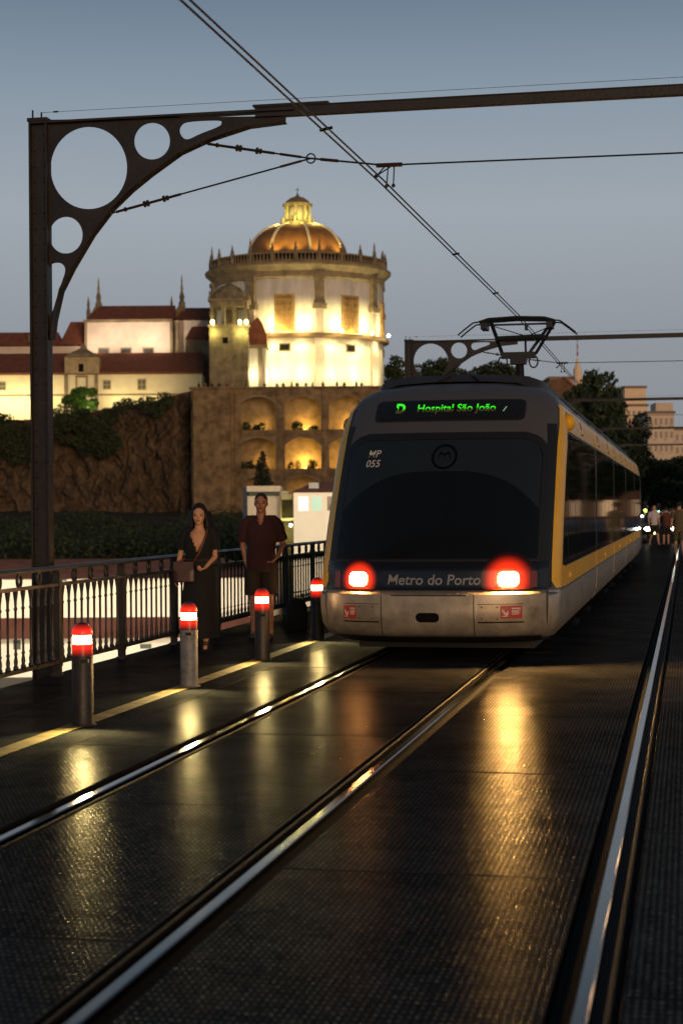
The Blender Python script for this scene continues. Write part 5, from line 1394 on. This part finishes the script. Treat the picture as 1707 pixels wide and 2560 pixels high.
MB().bar((gx(1408), 4.5, gzz(945)+0.1), (gx(1468), 4.5, gzz(1000)+0.1), 9.4, 0.25, (0, 0, 1)).build('roof', M_tile, gh)
# lattice mast and church spire far off
mf = Frame(1443, 945, 600, z=0); ms = mf.empty('radio_mast'); tag(ms, 'red and white radio mast on a pale spire above the trees', 'mast')
mz = lambda py: mf.p(1443, py, 600).z
MB().lathe([(1.5, 0), (1.5, mz(925)), (0.7, mz(912)), (0.35, mz(895))], 8).build('spire', M_peach, ms)
zz = [mz(890)+(mz(832)-mz(890))*k/6 for k in range(7)]
for k in range(6): MB().lathe([(0.32-k*0.03, zz[k]), (0.29-k*0.03, zz[k+1])], 6).build('mast_section', [mat('mast_red', (0.35, 0.12, 0.08), 0.7), mat('mast_white', (0.5, 0.5, 0.48), 0.7)][k % 2], ms)

# ------------------------------------------------------------------ figures
def capsule(k, a, b, r0, r1, n=12):
    a, b = Vector(a), Vector(b)
    k.tube([a, a.lerp(b, 0.33), a.lerp(b, 0.67), b], [r0, r0+(r1-r0)*0.33, r0+(r1-r0)*0.67, r1], n); k.ball(a, r0, n, 8); k.ball(b, r1, n, 8)
def remesh(k, voxel, name, smooth_it=4):
    me = k.mesh(name); o = bpy.data.objects.new('t', me); COL.objects.link(o)
    m = o.modifiers.new('r', 'REMESH'); m.mode = 'VOXEL'; m.voxel_size = voxel
    s = o.modifiers.new('s', 'SMOOTH'); s.factor = 0.5; s.iterations = smooth_it
    dg = bpy.context.evaluated_depsgraph_get(); dg.update()
    r = bpy.data.meshes.new_from_object(o.evaluated_get(dg)); bpy.data.objects.remove(o)
    r.polygons.foreach_set('use_smooth', [True]*len(r.polygons)); r.name = name
    return r
def hand(k, w, tip, side, curl=0.4, s=1.0):
    """palm from the wrist towards tip with four bent fingers and a thumb off the palm's side"""
    w, tip = Vector(w), Vector(tip); d = (tip-w).normalized()
    lat = Vector((0, 1, 0)); lat = (lat - d*lat.dot(d)).normalized(); nrm = d.cross(lat)*side
    pc = w + d*0.05*s
    for f in (-0.024, -0.008, 0.008, 0.024): capsule(k, w + lat*f*0.6*s, w + d*0.085*s + lat*f*s, 0.014*s, 0.012*s, 8)
    for f, L in ((-0.027, 0.062), (-0.009, 0.075), (0.009, 0.080), (0.027, 0.070)):
        b = w + d*0.088*s + lat*f*s; m_ = b + (d*math.cos(curl) - nrm*math.sin(curl))*L*0.5*s
        e = m_ + (d*math.cos(curl*2.2) - nrm*math.sin(curl*2.2))*L*0.5*s
        capsule(k, b, m_, 0.0095*s, 0.009*s, 8); capsule(k, m_, e, 0.009*s, 0.0075*s, 8)
    tb = w + d*0.03*s + lat*0.03*s
    capsule(k, tb, tb + (d*0.6 + lat*0.8 - nrm*0.3).normalized()*0.05*s, 0.012*s, 0.010*s, 8)
def body(H, P, fem=False, voxel=0.009, hands=True):
    """one continuous body; P holds joints in metres, x to the picture's right, y away from the viewer, z up"""
    k = MB(); hz_ = P['head']; hs_ = H/7.6
    hw_, hd_, hh_ = hs_*0.335, hs_*0.42, hs_*0.5
    c = Vector(hz_)
    k.ball(c + Vector((0, 0.012, 0.02)), (hw_, hd_, hh_*0.92), 20, 14)
    k.ball(c + Vector((0, -0.02, -hh_*0.42)), (hw_*0.78, hd_*0.72, hh_*0.55), 16, 10)        # jaw
    k.ball(c + Vector((0, -hd_*0.70, -hh_*0.80)), (hw_*0.32, hd_*0.22, hh_*0.16), 10, 8)     # chin
    k.ball(c + Vector((0, -hd_*0.98, -hh_*0.22)), (0.013, 0.018, 0.020), 8, 6); capsule(k, c + Vector((0, -hd_*0.86, 0.012)), c + Vector((0, -hd_*1.0, -hh_*0.2)), 0.008, 0.011, 8)
    for s in (-1, 1):
        k.ball(c + Vector((s*hw_*0.42, -hd_*0.80, hh_*0.16)), (0.024, 0.014, 0.009), 8, 6)     # brow
        k.ball(c + Vector((s*hw_*0.60, -hd_*0.66, -hh_*0.18)), (0.020, 0.018, 0.018), 8, 6)    # cheek
        k.ball(c + Vector((s*hw_*1.0, 0.02, -0.005)), (0.010, 0.018, 0.030), 8, 6)             # ear
    k.ball(c + Vector((0, -hd_*0.88, -hh_*0.50)), (0.024, 0.010, 0.008), 8, 6)               # lips
    nk = Vector(P['neck']); capsule(k, c + Vector((0, 0.015, -hh_*0.55)), nk, 0.050 if fem else 0.060, 0.056 if fem else 0.068)
    ch_, ws_, hp = Vector(P['chest']), Vector(P['waist']), Vector(P['hips'])
    shw = abs(P['shR'][0]-P['shL'][0])/2
    k.ball(ch_, (shw*0.92, 0.115, 0.17), 18, 12); k.ball(ws_, (shw*0.70, 0.095, 0.16), 18, 12); k.ball(hp, (shw*0.90 if fem else shw*0.82, 0.115, 0.14), 18, 12)
    capsule(k, nk, ch_, 0.062, 0.10)
    if fem:
        for s in (-1, 1): k.ball(ch_ + Vector((s*0.075, -0.085, -0.04)), (0.062, 0.055, 0.06), 12, 8)
    for S in ('R', 'L'):
        sh_, el_, wr_ = P['sh'+S], P['el'+S], P['wr'+S]; f = 0.86 if fem else 1.0
        capsule(k, nk.lerp(ch_, 0.25), sh_, 0.055*f, 0.055*f); capsule(k, sh_, el_, 0.050*f, 0.038*f); capsule(k, el_, wr_, 0.038*f, 0.026*f)
        if hands: hand(k, wr_, P['ha'+S], 1 if S == 'L' else -1, P.get('curl'+S, 0.4), 0.95 if fem else 1.08)
        hi, kn_, an_, to = P['hi'+S], P['kn'+S], P['an'+S], P['to'+S]
        capsule(k, hi, kn_, 0.085, 0.055); capsule(k, kn_, an_, 0.054, 0.036)
        k.ball(Vector(kn_).lerp(Vector(an_), 0.25) + Vector((0, 0.02, 0)), (0.05, 0.055, 0.10), 10, 8)
        capsule(k, an_, to, 0.036, 0.026); k.ball(Vector(an_) + Vector((0, 0.03, -0.035)), (0.032, 0.04, 0.032), 10, 8)
    return remesh(k, voxel, 'body')
def loft(rings, n=40, drop=None):
    """rings = (centre, rx, ry) or with a power; open tube of cloth"""
    k = MB(); P = []
    for (c, rx, ry) in rings: P.append([(c[0]+rx*math.cos(2*math.pi*j/n), c[1]+ry*math.sin(2*math.pi*j/n), c[2]) for j in range(n)])
    vs = [p for r in P for p in r]; fs = []
    for i in range(len(P)-1):
        for j in range(n):
            q = [i*n+j, i*n+(j+1) % n, (i+1)*n+(j+1) % n, (i+1)*n+j]
            m_ = sum((Vector(vs[t]) for t in q), Vector())/4
            if drop and drop(m_): continue
            fs.append(tuple(q))
    return k.add(vs, fs)
def sleeve(k, a, b, r0, r1, n=14):
    a, b = Vector(a), Vector(b); k.tube([a, a.lerp(b, 0.5), b], [r0, (r0+r1)/2*1.03, r1], n, cap=False)
def face_marks(t, head, H, skin_dark=(0.10, 0.03, 0.025), brow=(0.02, 0.012, 0.008)):
    hs_ = H/7.6; hw_, hd_, hh_ = hs_*0.335, hs_*0.42, hs_*0.5; c = Vector(head)
    for s in (-1, 1):
        MB().ball(c + Vector((s*hw_*0.43, -hd_*0.80, hh_*0.045)), (0.014, 0.009, 0.008), 10, 6).build('eye', mat('eye_dark', (0.03, 0.02, 0.015), 0.2), t, smooth=True)
        MB().ball(c + Vector((s*hw_*0.43, -hd_*0.845, hh_*0.21)), (0.022, 0.006, 0.004), 10, 6).build('eyebrow', mat('brow_dark', brow, 0.8), t, smooth=True)
    MB().ball(c + Vector((0, -hd_*0.905, -hh_*0.50)), (0.022, 0.008, 0.007), 10, 6).build('lips', mat('lip_red', skin_dark, 0.5), t, smooth=True)
M_skinw = mat('skin_warm', (0.58, 0.30, 0.16), 0.55, var=0.08, vscale=12)
M_skinm = mat('skin_tan', (0.34, 0.15, 0.085), 0.55, var=0.1, vscale=12)
M_cloth_b = mat('black_cloth', (0.006, 0.006, 0.006), 0.9, var=0.3, vscale=20)
M_hair = mat('dark_hair', (0.006, 0.004, 0.003), 0.7, bump=0.6, bscale=60, stretch=(1, 1, 0.1))

# woman in the long black dress
Wp = onz(500, 1622); Hs = 1.70
wm_ = empty('person', (Wp.x, Wp.y, 0), YAW*0.9); tag(wm_, 'woman in long black V-neck dress with dark red shoulder bag walking towards the viewer', 'person')
P = dict(head=(0.0, 0.0, 1.585), neck=(0, 0.02, 1.43), chest=(0, 0.02, 1.27), waist=(0, 0.02, 1.07), hips=(0.0, 0.02, 0.92),
         shR=(-0.165, 0.02, 1.375), elR=(-0.235, 0.06, 1.11), wrR=(-0.285, 0.02, 0.88), haR=(-0.30, 0.0, 0.74),
         shL=(0.165, 0.02, 1.375), elL=(0.185, 0.05, 1.10), wrL=(0.085, -0.15, 0.975), haL=(0.03, -0.24, 0.94), curlL=0.9,
         hiR=(-0.085, 0.02, 0.88), knR=(-0.09, 0.06, 0.48), anR=(-0.09, 0.22, 0.10), toR=(-0.09, 0.10, 0.03),
         hiL=(0.085, 0.02, 0.88), knL=(0.085, -0.10, 0.48), anL=(0.085, -0.12, 0.085), toL=(0.09, -0.27, 0.03))
link('body', body(Hs, P, True, 0.0085), M_skinw, wm_, fix=False)
def vneck(q): return q.y < 0.0 and q.z > 1.13 and abs(q.x-0.005) < (q.z-1.13)*0.42
rings = []
for z in lin(0.14, 1.452, 60):
    rx = ipl(z, [0.14, 0.5, 0.85, 0.95, 1.08, 1.2, 1.32, 1.39, 1.43, 1.452], [0.235, 0.215, 0.190, 0.185, 0.142, 0.176, 0.186, 0.172, 0.125, 0.085])
    ry = ipl(z, [0.14, 0.5, 0.85, 0.95, 1.08, 1.2, 1.26, 1.36, 1.43, 1.452], [0.26, 0.21, 0.145, 0.15, 0.125, 0.160, 0.165, 0.138, 0.095, 0.075])
    cy = ipl(z, [0.14, 0.6, 1.0, 1.25, 1.45], [0.0, -0.01, 0.015, 0.008, 0.02])
    rings.append(((0.004*math.sin(z*9), cy, z), rx*(1+0.015*math.sin(z*23)), ry))
dk = loft(rings, 56, vneck)
for i, v in enumerate(dk.v):
    x, y, z = v
    if z < 0.85:
        a = math.atan2(y, x); f = 1 + 0.05*(0.85-z)*math.sin(a*9+z*2); dk.v[i] = (x*f, y*f, z)
dk.tube([(-0.07, 0.02, 1.425), (-0.13, 0.02, 1.405), (-0.172, 0.025, 1.36), (-0.212, 0.045, 1.19)], [0.04, 0.062, 0.072, 0.070], 14, cap=False)
dk.tube([(0.07, 0.02, 1.425), (0.13, 0.02, 1.405), (0.172, 0.025, 1.36), (0.184, 0.042, 1.19)], [0.04, 0.062, 0.072, 0.070], 14, cap=False)
dr = dk.build('dress', M_cloth_b, wm_, smooth=True)
MB().tube([(0.145*math.cos(a), 0.018+0.125*math.sin(a), 1.06) for a in np.linspace(0, 2*math.pi, 30)], 0.012, 6, cap=False).build('belt', mat('belt_brown', (0.05, 0.025, 0.015), 0.5), wm_)
# hair: long, dark, falling behind and beside the face
hk = MB(); hc = Vector((0, 0.02, 1.60))
hk.ball(hc + Vector((0, 0.025, 0.035)), (0.094, 0.105, 0.112), 20, 14)
for s in (-1, 1):
    for j in range(5):
        x0 = s*(0.070+0.010*j); y0 = 0.0+0.025*j
        capsule(hk, (x0, y0, 1.62), (s*(0.100+0.010*j), y0+0.02, 1.48+0.01*(j % 2)), 0.028, 0.033, 8); capsule(hk, (s*(0.100+0.010*j), y0+0.02, 1.48), (s*(0.118+0.012*j)+0.01*math.sin(j*2.1), y0+0.03, 1.25-0.035*(j % 3)), 0.033, 0.016, 8)
for j in range(5): capsule(hk, (-0.06+0.03*j, 0.11, 1.62), (-0.09+0.045*j, 0.13, 1.25), 0.045, 0.035, 8)
hm = remesh(hk, 0.010, 'hair', 2)
bmh = bmesh.new(); bmh.from_mesh(hm)
bmesh.ops.delete(bmh, geom=[v for v in bmh.verts if v.co.y < -0.035 and abs(v.co.x) < 0.066 and v.co.z < 1.655], context='VERTS'); bmh.to_mesh(hm); bmh.free()
link('hair', hm, M_hair, wm_, fix=False)
face_marks(wm_, P['head'], Hs)
for s, an in ((1, P['anL']), (-1, P['anR'])):
    sk = MB(); a = Vector(an)
    for f, rz_ in ((0.15, 0.046), (0.5, 0.044), (0.85, 0.042)):
        c_ = a.lerp(Vector(P['toL' if s > 0 else 'toR']), f); sk.tube([c_ + Vector((rz_*math.cos(t), 0.01*math.sin(t), rz_*0.85*math.sin(t))) for t in np.linspace(0, 2*math.pi, 16)], 0.010, 6, cap=False)
    tt = Vector(P['toL' if s > 0 else 'toR'])
    sk.box(a.x-0.04, a.x+0.04, tt.y-0.035, a.y+0.05, 0.0 if s > 0 else a.z-0.10, 0.018 if s > 0 else a.z-0.08)
    sk.build('sandal', M_cloth_b, wm_)
bgk = empty('shoulder_bag', (Wp.x, Wp.y, 0), YAW*0.9); tag(bgk, 'dark red shoulder bag hanging at the walking woman\'s hip on a brown strap', 'bag')
k = MB(); P_ = []
for z, w, d in ((0.80, 0.10, 0.035), (0.815, 0.125, 0.05), (0.92, 0.125, 0.052), (1.02, 0.115, 0.045), (1.045, 0.105, 0.03)):
    P_.append([(-0.165 + w*math.cos(t)**1 if False else -0.165 + max(-w, min(w, 1.25*w*math.cos(t))), -0.165 + max(-d, min(d, 1.25*d*math.sin(t))), z) for t in np.linspace(0, 2*math.pi, 29)])
k.grid(P_); k.add(P_[0][:-1], [tuple(range(28))]); k.add(P_[-1][:-1], [tuple(range(28))])
M_bag = mat('red_leather', (0.040, 0.008, 0.007), 0.45, var=0.3, vscale=10)
k.build('pouch', M_bag, bgk, auto=40)
MB().prism([(-0.285, 1.045), (-0.045, 1.045), (-0.05, 0.95), (-0.165, 0.90), (-0.28, 0.95)], -0.226, -0.219).build('flap', M_bag, bgk)
MB().tube([(-0.06, -0.16, 1.03), (0.02, -0.165, 1.16), (0.075, -0.135, 1.29), (0.105, -0.075, 1.40), (0.098, 0.03, 1.455), (0.05, 0.13, 1.35), (-0.12, 0.16, 1.10), (-0.27, -0.12, 1.03)], 0.011, 8).build('strap', mat('strap_brown', (0.13, 0.04, 0.02), 0.5), bgk, smooth=True)

# man in polo shirt and shorts
Mp = onz(655, 1598); Hm = 1.86
mn = empty('person', (Mp.x, Mp.y, 0), YAW*0.9); tag(mn, 'man in dark maroon polo shirt and shorts standing by the railing behind a bollard', 'person')
P = dict(head=(0.0, 0.0, 1.735), neck=(0, 0.02, 1.56), chest=(0, 0.02, 1.36), waist=(0, 0.02, 1.12), hips=(0.0, 0.02, 0.97),
         shR=(-0.195, 0.02, 1.49), elR=(-0.245, 0.09, 1.20), wrR=(-0.20, 0.05, 0.97), haR=(-0.17, 0.0, 0.85),
         shL=(0.195, 0.02, 1.49), elL=(0.275, 0.07, 1.21), wrL=(0.215, -0.12, 1.06), haL=(0.13, -0.16, 0.97), curlL=0.5,
         hiR=(-0.095, 0.02, 0.93), knR=(-0.105, 0.0, 0.50), anR=(-0.11, 0.06, 0.09), toR=(-0.12, -0.10, 0.03),
         hiL=(0.095, 0.02, 0.93), knL=(0.11, -0.08, 0.50), anL=(0.115, -0.06, 0.09), toL=(0.125, -0.22, 0.03))
link('body', body(Hm, P, False, 0.0095), M_skinm, mn, fix=False)
def vneck2(q): return q.y < 0.0 and q.z > 1.42 and abs(q.x) < (q.z-1.42)*0.33
rings = []
for z in lin(0.90, 1.585, 36):
    rx = ipl(z, [0.9, 1.0, 1.12, 1.3, 1.42, 1.50, 1.55, 1.585], [0.195, 0.192, 0.178, 0.200, 0.208, 0.185, 0.115, 0.085])
    ry = ipl(z, [0.9, 1.12, 1.36, 1.48, 1.55, 1.585], [0.15, 0.135, 0.145, 0.12, 0.09, 0.082])
    rings.append(((0, 0.018, z), rx*(1+0.01*math.sin(z*31)), ry))
pk = loft(rings, 48, vneck2)
pk.tube([(-0.08, 0.02, 1.545), (-0.15, 0.02, 1.525), (-0.203, 0.025, 1.47), (-0.236, 0.065, 1.26)], [0.045, 0.07, 0.082, 0.082], 14, cap=False)
pk.tube([(0.08, 0.02, 1.545), (0.15, 0.02, 1.525), (0.203, 0.025, 1.47), (0.255, 0.055, 1.26)], [0.045, 0.07, 0.082, 0.082], 14, cap=False)
M_polo = mat('maroon_polo', (0.035, 0.008, 0.009), 0.9, var=0.25, vscale=14)
pk.build('polo_shirt', M_polo, mn, smooth=True)
ck = MB()
ck.grid([[(0.088*math.cos(a), 0.018+0.086*math.sin(a), 1.578) for a in np.linspace(R(-60), R(240), 26)], [(0.100*math.cos(a), 0.018+0.102*math.sin(a), 1.545 - 0.02*(abs(a-R(90)) > R(120))) for a in np.linspace(R(-60), R(240), 26)]])
ck.build('collar', M_polo, mn, smooth=True)
sk = loft([((0, 0.02, z), 0.19, 0.145) for z in lin(0.86, 1.0, 6)], 40)
for s, kn_ in ((-1, P['knR']), (1, P['knL'])): sleeve(sk, (s*0.092, 0.02, 0.90), (kn_[0], kn_[1]*0.85, 0.56), 0.108, 0.098)
sk.build('shorts', mat('olive_shorts', (0.028, 0.018, 0.009), 0.9, var=0.2), mn, smooth=True)
hk = MB(); hk.ball((0, 0.025, 1.772), (0.088, 0.108, 0.104), 18, 12); hm = remesh(hk, 0.012, 'hair', 1)
bmh = bmesh.new(); bmh.from_mesh(hm); bmesh.ops.delete(bmh, geom=[v for v in bmh.verts if v.co.z < 1.785 and v.co.y < 0.03], context='VERTS'); bmh.to_mesh(hm); bmh.free()
link('hair', hm, mat('cropped_hair', (0.02, 0.015, 0.012), 0.8, bump=0.5, bscale=120), mn, fix=False)
face_marks(mn, P['head'], Hm, (0.09, 0.035, 0.03))
for an, to in (('anR', 'toR'), ('anL', 'toL')):
    a, b = Vector(P[an]), Vector(P[to]); shk = MB(); capsule(shk, (a.x, a.y+0.03, 0.04), (b.x, b.y-0.02, 0.038), 0.042, 0.040, 12)
    shk.ball((b.x, b.y-0.02, 0.04), (0.047, 0.06, 0.036), 12, 8); link('shoe', remesh(shk, 0.012, 'shoe', 2), mat('dark_shoe', (0.015, 0.013, 0.012), 0.6), mn, fix=False)

# soft bag on the pavement behind the bollards
Bp = onz(742, 1578)
bg_ = empty('travel_bag', (Bp.x, Bp.y, 0), 0.4); tag(bg_, 'dark soft bag standing on the pavement between the man and the tram', 'bag')
k = MB(); k.lathe([(0.12, 0.0), (0.155, 0.03), (0.165, 0.18), (0.15, 0.33), (0.10, 0.42), (0.03, 0.45)], 20, sx=1.0, sy=0.7)
for i, v in enumerate(k.v): k.v[i] = (v[0]*(1+0.06*math.sin(v[2]*30+v[1]*20)), v[1]*(1+0.05*math.sin(v[2]*25)), v[2])
k.build('sack', mat('bag_cloth', (0.008, 0.009, 0.009), 0.85, var=0.3), bg_, smooth=True)
MB().tube([(-0.06, 0, 0.43), (-0.04, 0, 0.53), (0.05, 0, 0.54), (0.10, 0, 0.44), (0.13, 0, 0.30)], 0.012, 6).build('handle', mat('bag_handle', (0.06, 0.05, 0.02), 0.6), bg_, smooth=True)

# simple standing and walking figures for the distance
def far_body(kind):
    q = dict(head=(0, 0, 1.62), neck=(0, 0.01, 1.46), chest=(0, 0.01, 1.27), waist=(0, 0.01, 1.06), hips=(0, 0.01, 0.92), shR=(-0.18, 0, 1.40), shL=(0.18, 0, 1.40),
             hiR=(-0.09, 0, 0.88), hiL=(0.09, 0, 0.88), knR=(-0.10, 0, 0.48), knL=(0.10, -0.03, 0.48), anR=(-0.10, 0.03, 0.08), anL=(0.11, 0.0, 0.08), toR=(-0.11, -0.10, 0.03), toL=(0.12, -0.13, 0.03),
             elR=(-0.23, 0.03, 1.13), elL=(0.23, 0.03, 1.13), wrR=(-0.23, -0.03, 0.88), wrL=(0.23, -0.03, 0.88), haR=(-0.23, -0.05, 0.76), haL=(0.23, -0.05, 0.76))
    if kind == 1: q.update(elL=(0.33, -0.02, 1.28), wrL=(0.56, -0.05, 1.26), haL=(0.70, -0.06, 1.24))
    if kind == 2: q.update(elL=(0.26, 0.02, 1.16), wrL=(0.12, -0.16, 1.24), haL=(0.04, -0.2, 1.30), elR=(-0.26, 0.02, 1.16), wrR=(-0.12, -0.16, 1.24), haR=(-0.04, -0.2, 1.30))
    if kind == 3: q.update(knL=(0.10, -0.16, 0.50), anL=(0.10, -0.26, 0.09), toL=(0.11, -0.40, 0.05), knR=(-0.10, 0.02, 0.48), anR=(-0.10, 0.26, 0.14), toR=(-0.10, 0.18, 0.04))
    return q
FB = {k: body(1.72, far_body(k), False, 0.020) for k in (0, 1, 2, 3)}
def far_clothes(kind, top, bot, par, short=True):
    q = far_body(kind)
    tk = loft([((0, 0.01, z), ipl(z, [0.9, 1.06, 1.3, 1.42, 1.48], [0.175, 0.155, 0.185, 0.18, 0.08]), ipl(z, [0.9, 1.3, 1.48], [0.14, 0.138, 0.08])) for z in lin(0.88, 1.48, 14)], 20)
    for S in ('R', 'L'): sleeve(tk, q['sh'+S], Vector(q['sh'+S]).lerp(Vector(q['el'+S]), 0.75), 0.075, 0.068, 10)
    tk.build('shirt', top, par, smooth=True)
    bk = loft([((0, 0.01, z), 0.175, 0.135) for z in lin(0.83, 0.98, 4)], 20)
    for S in ('R', 'L'):
        e = q['kn'+S] if short else Vector(q['an'+S]) + Vector((0, 0, 0.04)); sleeve(bk, q['hi'+S], q['kn'+S], 0.105, 0.085, 10)
        if not short: sleeve(bk, q['kn'+S], e, 0.08, 0.07, 10)
    bk.build('shorts' if short else 'trousers', bot, par, smooth=True)
    hk2 = MB().ball((0, 0.025, 1.655), (0.085, 0.10, 0.095), 12, 8); hk2.build('hair', M_hair, par, smooth=True)
def far_person(pos, kind, lab, top, bot, skin, rz, scale=1.0, short=True, group=None):
    t = empty('person', pos, rz); t.scale = (scale,)*3
    link('body', FB[kind].copy(), skin, t, fix=False); far_clothes(kind, top, bot, t, short); tag(t, lab, 'person', group); return t
C_wh = mat('white_shirt', (0.55, 0.50, 0.47), 0.9); C_kh = mat('khaki_cloth', (0.10, 0.085, 0.04), 0.9); C_dk = mat('dark_cloth', (0.012, 0.011, 0.012), 0.9); C_rd = mat('rust_cloth', (0.12, 0.03, 0.02), 0.9)
p_ = onz(1634, 1364); far_person((p_.x, p_.y, 0), 3, 'distant walker in white shirt and dark shorts beyond the tram\'s far end', C_wh, C_dk, M_skinw, YAW+0.2)
p_ = onz(1664, 1362); far_person((p_.x, p_.y, 0), 1, 'distant figure in rust top with one arm held out beside the white-shirted walker', C_rd, C_dk, M_skinw, YAW+3.3, 0.95)
p_ = onz(1697, 1389); far_person((p_.x, p_.y, 0), 3, 'man in olive shirt and khaki shorts cut by the right edge of the picture', C_kh, C_kh, M_skinw, YAW+3.0, 1.05)
p_ = onz(1652, 1345); far_person((p_.x+0.9, p_.y+6, 0), 0, 'distant dark-clothed pedestrian at the far end of the deck', C_dk, C_dk, M_skinm, YAW, 1.0, False)
# small figures along the terrace parapet
row = [497, 512, 530, 548, 570, 590, 617, 663, 691, 708, 728, 745, 765, 781, 808, 843, 861, 891, 905]
tp = []
for i, px in enumerate(row):
    q = at(px + random.uniform(-2, 2), 975, 259.5)
    kind = random.choice([0, 0, 1, 2, 3]); t = empty('person', (q.x, q.y, TERZ), YAW + random.uniform(-3, 3)); sc = random.uniform(0.92, 1.06); t.scale = (sc,)*3
    link('body', FB[kind], M_skinm, t, fix=False); far_clothes(kind, random.choice([C_dk, C_dk, C_rd, C_kh]), C_dk, t, False)
    w_ = (ORD + ['seventeenth', 'eighteenth', 'nineteenth'])[i]
    tag(t, w_ + ' from the left of the tiny figures along the terrace parapet', 'person', 'visitors on the church terrace')

# ------------------------------------------------------------------ street life at the far end
def car(pos, rz, lab, body_m, lit=True):
    t = empty('car', pos, rz)
    prof = [(-2.05, 0.35), (-2.1, 0.62), (-1.95, 0.80), (-1.05, 0.92), (-0.45, 1.38), (0.95, 1.42), (1.75, 0.98), (2.05, 0.88), (2.1, 0.4)]
    k = MB()
    for (hwd, s) in ((0.84, 1),):
        rows_ = []
        for x, f in ((-0.84, 0.93), (-0.78, 1.0), (0.78, 1.0), (0.84, 0.93)):
            rows_.append([(x*(0.86 if z > 1.1 else 1.0), y, 0.35+(z-0.35)*f) for y, z in prof])
        k.grid(rows_)
        for r_ in (rows_[0], rows_[-1]): k.add(r_, [tuple(range(len(r_)))])
    k.build('body', body_m, t, auto=35)
    MB().add([(-0.66, -1.03, 0.955), (0.66, -1.03, 0.955), (0.60, -0.50, 1.36), (-0.60, -0.50, 1.36)], [(0, 1, 2, 3)]).build('windscreen', M_glass, t)
    for sx in (-1, 1):
        for y in (-1.3, 1.35):
            w_ = MB().tube([(sx*0.66, y, 0.32), (sx*0.86, y, 0.32)], 0.32, 18).build('wheel', M_blkm, t); MB().tube([(sx*0.865, y, 0.32), (sx*0.872, y, 0.32)], 0.19, 14).build('rim', M_silver, w_)
        MB().ball((sx*0.60, -2.06, 0.64), (0.17, 0.06, 0.09), 12, 8).build('headlight', glow('headlight_glow', (1.0, 0.95, 0.82), 25.0), t, smooth=True)
        MB().ball((sx*0.30, -2.10, 0.46), (0.07, 0.04, 0.06), 10, 6).build('fog_lamp', glow('fog_lamp_glow', (1.0, 0.72, 0.30), 4.0), t, smooth=True)
    tag(t, lab, 'car'); return t
c1 = at(1651, 1331, 80); car((c1.x, c1.y, 0), YAW*0.1, 'dark car with white headlights just past the tram\'s far end', mat('car_dark', (0.012, 0.012, 0.014), 0.3))
c2 = at(1616, 1289, 185); car((c2.x, c2.y, 0), 0.05, 'farther car with headlights on the street under the trees', mat('car_grey', (0.08, 0.08, 0.085), 0.3))
def signal(px, py, D, col, lab):
    Pt = at(px, py, D); t = empty('traffic_signal', (Pt.x, Pt.y, -0.03)); h = Pt.z+0.03
    MB().lathe([(0.07, 0), (0.06, h-0.4)], 8).build('pole', M_iron, t); MB().box(-0.16, 0.16, -0.1, 0.12, h-0.4, h+0.65).build('housing', M_blkm, t)
    for j, (dz, m_) in enumerate(((0, glow('signal_%s' % lab[:5], col, 9.0)), (0.27, M_blkm), (0.5, M_blkm))): MB().ball((0, -0.11, h-0.15+dz), (0.13, 0.05, 0.13), 10, 6).build('lens', m_, t)
    tag(t, lab, 'traffic light', 'traffic signals at the street')
signal(1612, 1272, 150, (0.55, 0.75, 0.08), 'yellow-green traffic light beside the tram\'s far end')
signal(1645, 1277, 150, (0.30, 0.95, 0.65), 'pale green traffic light above the distant walkers')
# low shopfront building closing the street
sf_ = Frame(1660, 1290, 250, z=-0.1); sb = sf_.empty('shop_row'); tag(sb, 'low dark row of shops behind the street trees', 'building')
MB().box(-40, 60, 0, 8, -1, 4.6).build('wall', mat('shop_wall', (0.09, 0.05, 0.032), 0.9, var=0.4, vscale=0.3), sb)
MB().box(-40.3, 60.3, -0.6, 8.3, 4.6, 5.2).build('roof', M_tile, sb)
for j in range(20):
    x = -36 + j*4.7; m_ = glow('shop_light', (1.0, 0.6, 0.28), 0.35) if j % 3 == 1 else M_blk
    w_ = MB().box(x, x+2.4, -0.08, 0.1, 0.4, 2.8).build('shop_window', m_, sb); MB().box(x-0.1, x+2.5, -0.5, 0, 2.9, 3.2).build('awning', M_redb, sb)
